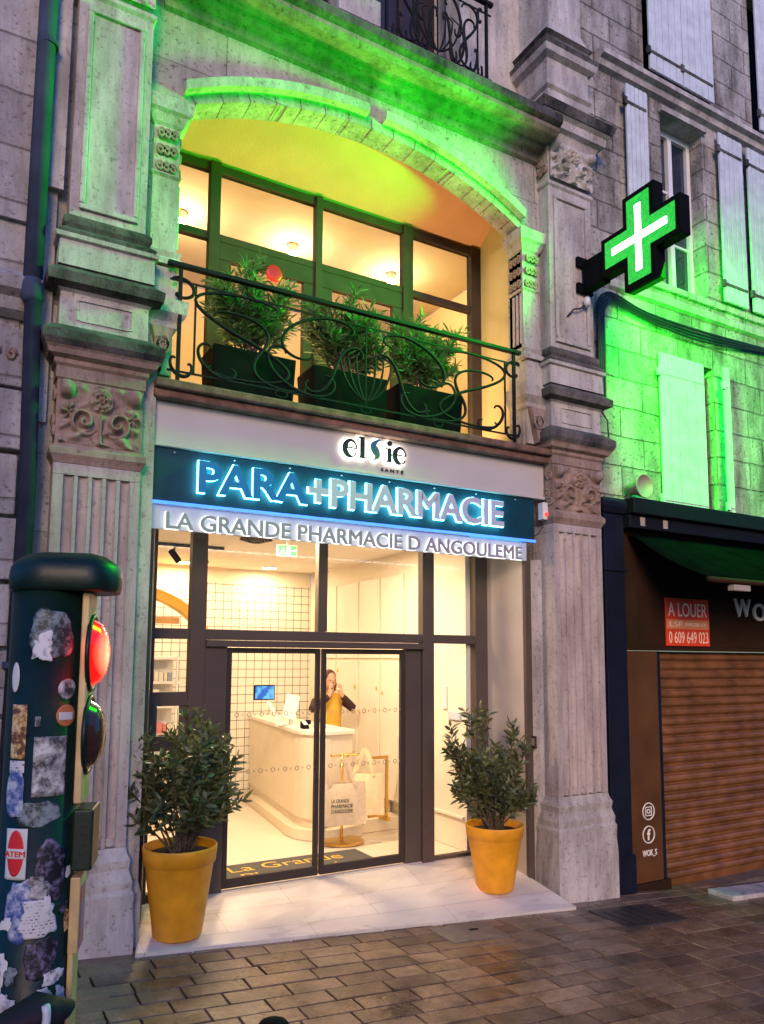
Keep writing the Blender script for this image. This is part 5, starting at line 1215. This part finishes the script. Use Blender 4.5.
q = MB(); q.add(tilted(5.1, 5.85, -.78, -.3, -.03, -.004), [(0, 3, 2, 1), (4, 5, 6, 7), (0, 1, 5, 4), (1, 2, 6, 5), (2, 3, 7, 6), (3, 0, 4, 7)]); q.build('cover', M['metal_cover'], MC2, bevel=.006)
q = MB()
for k in range(5): q.add(tilted(5.2 + k * .12, 5.26 + k * .12, -.7, -.38, -.003, .001), [(0, 3, 2, 1), (4, 5, 6, 7), (0, 1, 5, 4), (1, 2, 6, 5), (2, 3, 7, 6), (3, 0, 4, 7)])
q.build('rib', M['metal_cover'], MC2)
DS = thing('entrance_slab', (7.2, -.3, zg(7.2)), 'pale stone slab before the takeaway shutter at the right edge', 'doorstep slab')
q = MB(); q.add(tilted(6.85, 8.6, -.5, -.2, -.04, .03), [(0, 3, 2, 1), (4, 5, 6, 7), (0, 1, 5, 4), (1, 2, 6, 5), (2, 3, 7, 6), (3, 0, 4, 7)]); q.build('slab', M['stone'], DS, bevel=.01)

# ================================================================== signal totem near the camera
TX, TY = .275, -2.9
TT = thing('signal_totem', (0, 0, 0), 'dark green signal totem plastered with stickers, its upper red lamp lit', 'traffic signal')
TR = .112
def bbuild(mb, name, mat, **k): return mb.build(name, mat, TT, **k)
q = MB(); q.lathe([(TR + .02, -.1), (TR + .02, .12), (TR, .15), (TR, 2.064)], (0, 0, 0), 40); bbuild(q, 'column', M['totem'], smooth=False)
TT.children[0].data.polygons.foreach_set('use_smooth', [True] * len(TT.children[0].data.polygons))
def cap_poly(g_):
    P_ = []
    for i in range(33):
        t = pi / 2 + pi * i / 32; P_.append(((.117 + g_) * cos(t), (.117 + g_) * sin(t)))
    for i in range(17):
        t = -pi / 2 + pi * i / 16; P_.append((.12 + (.085 + g_) * cos(t), (.117 + g_) * sin(t) * (1 - .0)))
    return P_
q = MB(); lv = [(-.02, 2.065), (0, 2.065), (.006, 2.075), (.008, 2.11), (.004, 2.14), (-.01, 2.16), (-.04, 2.18), (-.08, 2.19)]; n_ = len(cap_poly(0))
for g_, z in lv: q.v += [(p_[0], p_[1], z) for p_ in cap_poly(g_)]
for i in range(len(lv) - 1):
    for k in range(n_): k2 = (k + 1) % n_; q.face((i * n_ + k, i * n_ + k2, (i + 1) * n_ + k2, (i + 1) * n_ + k))
q.face(range(n_)); q.face([(len(lv) - 1) * n_ + k for k in range(n_)])
bbuild(q, 'cap', M['totem'], smooth=True)
q = MB(); q.box(.105, .128, -.075, .075, 1.42, 2.063); bbuild(q, 'signal_plate', M['totem_yellow'], bevel=.004)
q = MB(); q.box(.105, .135, -.06, .06, .98, 1.20); bbuild(q, 'lower_plate', M['totem_yellow'], bevel=.004)
q = MB(); q.box(.105, .122, -.05, .05, .55, .98); bbuild(q, 'lower_plate', M['totem_yellow'], bevel=.004)
q = MB(); q.box(.105, .165, -.07, .07, 1.22, 1.4); bbuild(q, 'push_button_box', M['totem'], bevel=.006)
def lensm(lit):
    m, t, p = new_mat('red_lens_lit' if lit else 'dark_lens'); L = t.links.new; geo = nd(t, 'ShaderNodeTexCoord')
    p.inputs['Base Color'].default_value = (.25, .005, .004, 1) if lit else (.05, .02, .012, 1); p.inputs['Roughness'].default_value = .15
    if lit:
        # lamp filament behind the lens: brightest at the lens centre
        vm = nd(t, 'ShaderNodeVectorMath', operation='DISTANCE'); vm.inputs[1].default_value = (.16, -.02, 1.875); L(geo.outputs['Object'], vm.inputs[0])
        mrn = nd(t, 'ShaderNodeMapRange'); mrn.inputs[1].default_value = .02; mrn.inputs[2].default_value = .075; mrn.inputs[3].default_value = 14; mrn.inputs[4].default_value = .15; L(vm.outputs['Value'], mrn.inputs[0]); L(mrn.outputs[0], p.inputs['Emission Strength'])
        p.inputs['Emission Color'].default_value = (1, .008, .004, 1)
    return m
for zz, lit in ((1.875, True), (1.62, False)):
    q = MB(); q.lathe([(.001, .05), (.03, .049), (.06, .042), (.085, .026), (.1, .0), (.106, -.004)], (0, 0, 0), 36, cap=False)
    q.v = [(.13 + v[2], v[0], zz + v[1] * 1.08) for v in q.v]; ln = bbuild(q, 'lens', lensm(lit), smooth=True)
    if lit: ln['label'] = 'glowing red lens'
    q = MB(); q.tube([(.131, .108 * cos(t), zz + .116 * sin(t)) for t in [i * pi / 18 for i in range(36)]], .008, 6, closed=True); bbuild(q, 'lens_rim', M['totem'], smooth=True)
q = MB(); q.tube([(.11, -.04, .55), (.15, -.06, .56), (.17, 0, .6), (.15, .05, .57), (.11, .04, .55)], .009, 6); bbuild(q, 'metal_strap', M['lighttex'], smooth=True)
# stickers: curved patches on the column (a0,a1 in degrees seen from the street side), with own artwork
def stickm(name, a, b, sc_=30, c=None, thr=(.42, .58)):
    m, t, p = new_mat(name); L = t.links.new; tc = nd(t, 'ShaderNodeTexCoord'); n = nd(t, 'ShaderNodeTexNoise'); n.inputs['Scale'].default_value = sc_; n.inputs['Detail'].default_value = 9; n.inputs['Roughness'].default_value = .7; n.inputs['Distortion'].default_value = .15
    L(tc.outputs['Object'], n.inputs['Vector']); r_ = nd(t, 'ShaderNodeValToRGB'); e = r_.color_ramp.elements; e[0].position = thr[0]; e[1].position = thr[1]; e[0].color = c4(a); e[1].color = c4(b)
    if c: x_ = e.new((thr[0] + thr[1]) / 2); x_.color = c4(c)
    L(n.outputs['Fac'], r_.inputs[0]); L(r_.outputs[0], p.inputs['Base Color']); p.inputs['Roughness'].default_value = .5; return m
def textm(name, bg_, ink, bw_, rh):
    m, t, p = new_mat(name); L = t.links.new; tc = nd(t, 'ShaderNodeTexCoord'); sp = nd(t, 'ShaderNodeSeparateXYZ'); L(tc.outputs['Object'], sp.inputs[0]); cb = nd(t, 'ShaderNodeCombineXYZ'); L(sp.outputs[0], cb.inputs[0]); L(sp.outputs[2], cb.inputs[1])
    br = nd(t, 'ShaderNodeTexBrick'); br.inputs['Scale'].default_value = 1; br.inputs['Brick Width'].default_value = bw_; br.inputs['Row Height'].default_value = rh; br.inputs['Mortar Size'].default_value = rh * .28; br.inputs['Color1'].default_value = c4(ink); br.inputs['Color2'].default_value = c4([(a + b * 2) / 3 for a, b in zip(ink, bg_)]); br.inputs['Mortar'].default_value = c4(bg_); L(cb.outputs[0], br.inputs['Vector'])
    n = nd(t, 'ShaderNodeTexNoise'); n.inputs['Scale'].default_value = 40; L(tc.outputs['Object'], n.inputs['Vector']); r_ = nd(t, 'ShaderNodeValToRGB'); r_.color_ramp.elements[0].position = .42; r_.color_ramp.elements[1].position = .5; L(n.outputs['Fac'], r_.inputs[0])
    mx = nd(t, 'ShaderNodeMix', data_type='RGBA'); L(r_.outputs[0], mx.inputs[0]); L(br.outputs['Color'], mx.inputs[6]); mx.inputs[7].default_value = c4(bg_); L(mx.outputs[2], p.inputs['Base Color']); p.inputs['Roughness'].default_value = .6
    return m
SM = {'print': textm('faded_handbill_print', (.55, .55, .58), (.06, .06, .08), .013, .009), 'bw': stickm('black_white_print', (.03, .03, .035), (.55, .55, .57), 30, thr=(.4, .62)), 'blue': stickm('blue_print', (.04, .08, .28), (.45, .5, .6), 30, thr=(.42, .6)), 'torn': stickm('torn_white_paper', (.08, .09, .12), (.62, .62, .66), 40, thr=(.34, .5)),
      'grey': stickm('faded_grey_print', (.012, .022, .026), (.2, .25, .28), 34, thr=(.44, .58)), 'tan': stickm('tan_portrait_print', (.12, .05, .03), (.62, .5, .3), 34, (.5, .3, .1), (.44, .56)), 'white': plain('white_sticker', (.6, .6, .6), .5), 'red': plain('red_sticker', (.6, .02, .03), .5), 'orange': plain('orange_sticker', (.5, .16, .06), .5),
      'dark': stickm('dark_purple_print', (.008, .008, .014), (.16, .13, .24), 36, thr=(.48, .62)), 'pink': stickm('pink_violet_print', (.4, .03, .05), (.25, .1, .4), 20)}
def sticker(pts2, mat, rad=0.0015, name='sticker', label=None):
    """pts2: outline in (degrees, z) on the column"""
    q = MB(); cx_ = sum(p_[0] for p_ in pts2) / len(pts2); cz_ = sum(p_[1] for p_ in pts2) / len(pts2); K = 8; n = len(pts2); rr = TR + rad
    def P_(a, z): t = R(a); return (rr * cos(t), rr * sin(t), z)
    # fine rings from the centre so the patch follows the curve
    q.v.append(P_(cx_, cz_))
    for k in range(1, K + 1):
        for p_ in pts2: q.v.append(P_(cx_ + (p_[0] - cx_) * k / K, cz_ + (p_[1] - cz_) * k / K))
    for i in range(n): q.face((0, 1 + i, 1 + (i + 1) % n))
    for k in range(K - 1):
        for i in range(n): j = (i + 1) % n; q.face((1 + k * n + i, 1 + k * n + j, 1 + (k + 1) * n + j, 1 + (k + 1) * n + i))
    o = bbuild(q, name, mat, smooth=True)
    s__ = o.modifiers.new('s', 'SOLIDIFY'); s__.thickness = .0008; s__.offset = 1
    if label: o['label'] = label
    return o
def rect(a0, a1, z0, z1, k=4):
    P_ = []
    for i in range(k): P_.append((a0 + (a1 - a0) * i / k, z0))
    for i in range(k): P_.append((a1, z0 + (z1 - z0) * i / k))
    for i in range(k): P_.append((a1 - (a1 - a0) * i / k, z1))
    for i in range(k): P_.append((a0, z1 - (z1 - z0) * i / k))
    return P_
def oval(a, z, ra, rz, n=24): return [(a + ra * cos(2 * pi * i / n), z + rz * sin(2 * pi * i / n)) for i in range(n)]
def blob(a, z, ra, rz, seed, n=26, rough=.35):
    r_ = random.Random(seed); ph = [r_.random() * 6.3 for _ in range(4)]; n = 40
    def g_(t): return 1 - rough * (.5 + .25 * sin(2 * t + ph[0]) + .2 * sin(3 * t + ph[1]) + .16 * sin(5 * t + ph[2]) + .12 * sin(9 * t + ph[3]))
    def sq(c): return (1 if c > 0 else -1) * abs(c) ** .7
    return [(a + ra * sq(cos(2 * pi * i / n)) * g_(2 * pi * i / n), z + rz * sq(sin(2 * pi * i / n)) * g_(2 * pi * i / n)) for i in range(n)]
# local angle -62 deg faces the camera; -140 is the left edge of what the camera sees, +15 the right edge
V0 = -63
sticker(blob(V0 - 12, 1.93, 36, .085, 2, rough=.25), SM['grey'], label='faded grey picture under the cap')
sticker(blob(V0 - 24, 1.89, 22, .05, 7, rough=.6), SM['torn'], .0028)
sticker(oval(V0 + 15, 1.765, 15, .031), SM['bw'], label='round black and white sticker'); sticker(oval(V0 + 15, 1.685, 16, .033), SM['orange'], label='round orange sticker')
sticker(rect(V0 + 3, V0 + 26, 1.672, 1.695), SM['white'], .003)
sticker(oval(V0 - 66, 1.80, 8, .045), SM['white']); sticker(rect(V0 - 68, V0 - 42, 1.56, 1.72), SM['tan'], label='tan portrait sticker'); sticker(rect(V0 - 68, V0 - 42, 1.52, 1.555), SM['print'])
sticker(rect(V0 - 30, V0 + 18, 1.45, 1.625), SM['bw'], label='black and white photo print'); sticker(rect(V0 - 30, V0 - 22, 1.655, 1.685), SM['grey'])
sticker(blob(V0 - 56, 1.46, 18, .075, 4, rough=.2), SM['blue']); sticker(blob(V0 - 20, 1.40, 34, .045, 5, rough=.3), SM['grey'])
sticker(rect(V0 - 66, V0 - 32, 1.215, 1.36), SM['white'], label='white sticker with red disc'); sticker(oval(V0 - 49, 1.29, 13, .066), SM['red'], .003); sticker(rect(V0 - 63, V0 - 35, 1.275, 1.303, 3), SM['white'], .0045)
sticker(blob(V0 + 2, 1.23, 24, .11, 6, rough=.25), SM['dark']); sticker(blob(V0 - 14, 1.19, 20, .04, 14, rough=.5), SM['bw'], .003)
sticker(blob(V0 - 12, 1.10, 34, .06, 8, rough=.4), SM['print'], .0035, label='torn white poster scrap'); sticker(blob(V0 - 38, 1.13, 26, .1, 9, rough=.3), SM['blue'])
sticker(blob(V0 - 5, .99, 26, .07, 10, rough=.3), SM['dark']); sticker(blob(V0 - 66, .95, 10, .07, 11, rough=.3), SM['torn'])
sticker(blob(V0 + 14, .93, 20, .025, 12, rough=.4), SM['torn']); sticker(blob(V0 + 0, .88, 16, .03, 13, rough=.5), SM['torn']); sticker(rect(V0 + 8, V0 + 26, .74, .86), SM['print'], label='narrow white paper strip'); sticker(rect(V0 - 18, V0 + 5, .74, .80), SM['print'])
sticker(blob(V0 - 10, .70, 14, .018, 15, rough=.3), SM['torn']); sticker(blob(V0 + 34, 1.08, 8, .035, 16), SM['tan']); sticker(blob(V0 + 32, 1.22, 6, .02, 17), SM['torn'])
sticker(blob(V0 - 50, .8, 16, .08, 18, rough=.3), SM['dark']); sticker(blob(V0 - 58, .62, 10, .05, 19, rough=.4), SM['torn'])
for i in range(12):
    r_ = random.Random(100 + i); sticker(blob(V0 + r_.uniform(-70, 28), r_.uniform(.6, 1.2), r_.uniform(5, 13), r_.uniform(.012, .04), 40 + i, rough=.5), SM[('torn', 'grey', 'white', 'blue', 'dark', 'tan')[i % 6]], .004 + i * .0002)
q = MB(); q.box(.1362, .1375, -.05, .02, .99, 1.17); o = bbuild(q, 'sticker', SM['pink']); o['label'] = 'red and violet sticker on the side plate'
m_ = text_mb('ATEM', -.03, .03, -.008, .008, 0, .002, grow=0.012); t_ = R(V0 - 49)
m_.v = [((TR + .0062 - v[1]) * cos(t_ + v[0] / TR), (TR + .0062 - v[1]) * sin(t_ + v[0] / TR), 1.289 + v[2]) for v in m_.v]; bbuild(m_, 'sticker_lettering', SM['red'])
TT.location = (TX, TY, 0.01); TT.rotation_euler = (0, 0, R(-17))
# bollard top at the bottom edge
BO = thing('bollard', (1.0, -3.04, zg(1.0)), 'black round-topped street bollard at the bottom edge', 'bollard')
q = MB(); q.lathe([(.08, -.03), (.08, .05), (.06, .08), (.055, .5), (.06, .6), (.066, .62)], (1.0, -3.04, zg(1.0)), 24); q.build('post', M['black'], BO, smooth=True)
q = MB(); q.lathe([(.06, .622), (.07, .64), (.072, .69), (.064, .73), (.045, .757), (.02, .768), (.004, .77)], (1.0, -3.04, zg(1.0)), 24)
for k in range(10): a = 2 * pi * k / 10; q.tube([(1.0 + .07 * cos(a), -3.04 + .07 * sin(a), zg(1.0) + .65), (1.0 + .066 * cos(a), -3.04 + .066 * sin(a), zg(1.0) + .73)], .01, 6)
q.build('finial', M['black'], BO, smooth=True)
# bicycle leaning by the totem
BK = thing('bicycle', (.3, -3.1, zg(.3)), 'dark bicycle with white cable lock parked at the foot of the totem', 'bicycle')
gz = zg(.1)
def wheel(x, y_):
    q = MB(); q.tube([(x + .33 * cos(t), y_, gz + .34 + .33 * sin(t)) for t in [i * pi / 24 for i in range(48)]], .017, 8, closed=True)
    wv = q.build('wheel', M['tyre'], BK, smooth=True); q = MB()
    for k in range(18): t = k * pi / 9; q.bar((x + .02 * cos(t), y_ + .02 * (-1) ** k, gz + .34 + .02 * sin(t)), (x + .31 * cos(t), y_, gz + .34 + .31 * sin(t)), .0025)
    q.tube([(x + .31 * cos(t), y_, gz + .34 + .31 * sin(t)) for t in [i * pi / 24 for i in range(48)]], .01, 6, closed=True); q.build('rim_and_spokes', M['lighttex'], wv)
BY = -3.12
wheel(.28, BY); wheel(-.74, BY)
q = MB(); B0 = (-.14, BY, gz + .3); S0 = (.0, BY, gz + .78); H0 = (-.58, BY, gz + .86); RW = (.28, BY, gz + .34); FW = (-.74, BY, gz + .34)
q.tube([B0, S0], .016, 8); q.tube([S0, H0], .016, 8); q.tube([B0, (-.6, BY, gz + .76)], .018, 8)
for s__ in (-1, 1): q.tube([B0, (RW[0], BY + s__ * .04, RW[2])], .009, 6); q.tube([S0, (RW[0], BY + s__ * .04, RW[2])], .008, 6); q.tube([(-.6, BY + s__ * .04, gz + .74), (FW[0], BY + s__ * .04, FW[2])], .01, 6)
q.tube([S0, (.05, BY, gz + .88)], .012, 8); q.tube([H0, (-.6, BY, gz + .98)], .013, 8); q.build('frame', M['bike'], BK, smooth=True)
q = MB(); q.tube([(-.12, BY, gz + .9), (.0, BY, gz + .9), (.1, BY, gz + .95), (.16, BY, gz + .9)], [.018, .04, .075, .06], 12); q.v = [(v[0], v[1], gz + .9 + (v[2] - gz - .9) * .5) for v in q.v]; q.build('saddle', M['saddle'], BK, smooth=True)
q = MB(); q.tube([(-.68, BY - .28, gz + 1.0), (-.6, BY - .2, gz + 1.02), (-.6, BY, gz + .9), (-.6, BY + .2, gz + 1.02), (-.68, BY + .28, gz + 1.0)], .011, 8); q.build('handlebar', M['bike'], BK, smooth=True)
q = MB(); q.tube([(.03 + .085 * cos(t), BY - .08, gz + .93 + .1 * sin(t)) for t in [pi * .95 + i * pi * 1.15 / 20 for i in range(21)]], .011, 8); q.build('cable_lock', M['bike_white'], BK, smooth=True)
q = MB(); q.tube([(-.14 + .09 * cos(t), BY - .05, gz + .3 + .09 * sin(t)) for t in [i * pi / 12 for i in range(24)]], .008, 6, closed=True); q.tube([(-.14, BY - .05, gz + .3), (-.02, BY - .06, gz + .18)], .01, 6); q.box(-.07, .03, BY - .15, BY - .06, gz + .165, gz + .185); q.build('crank', M['bike'], BK)

for ch in BK.children: ch.location = (.17, 0, 0)
for o in bpy.data.objects:
    if '_o' in o: del o['_o']
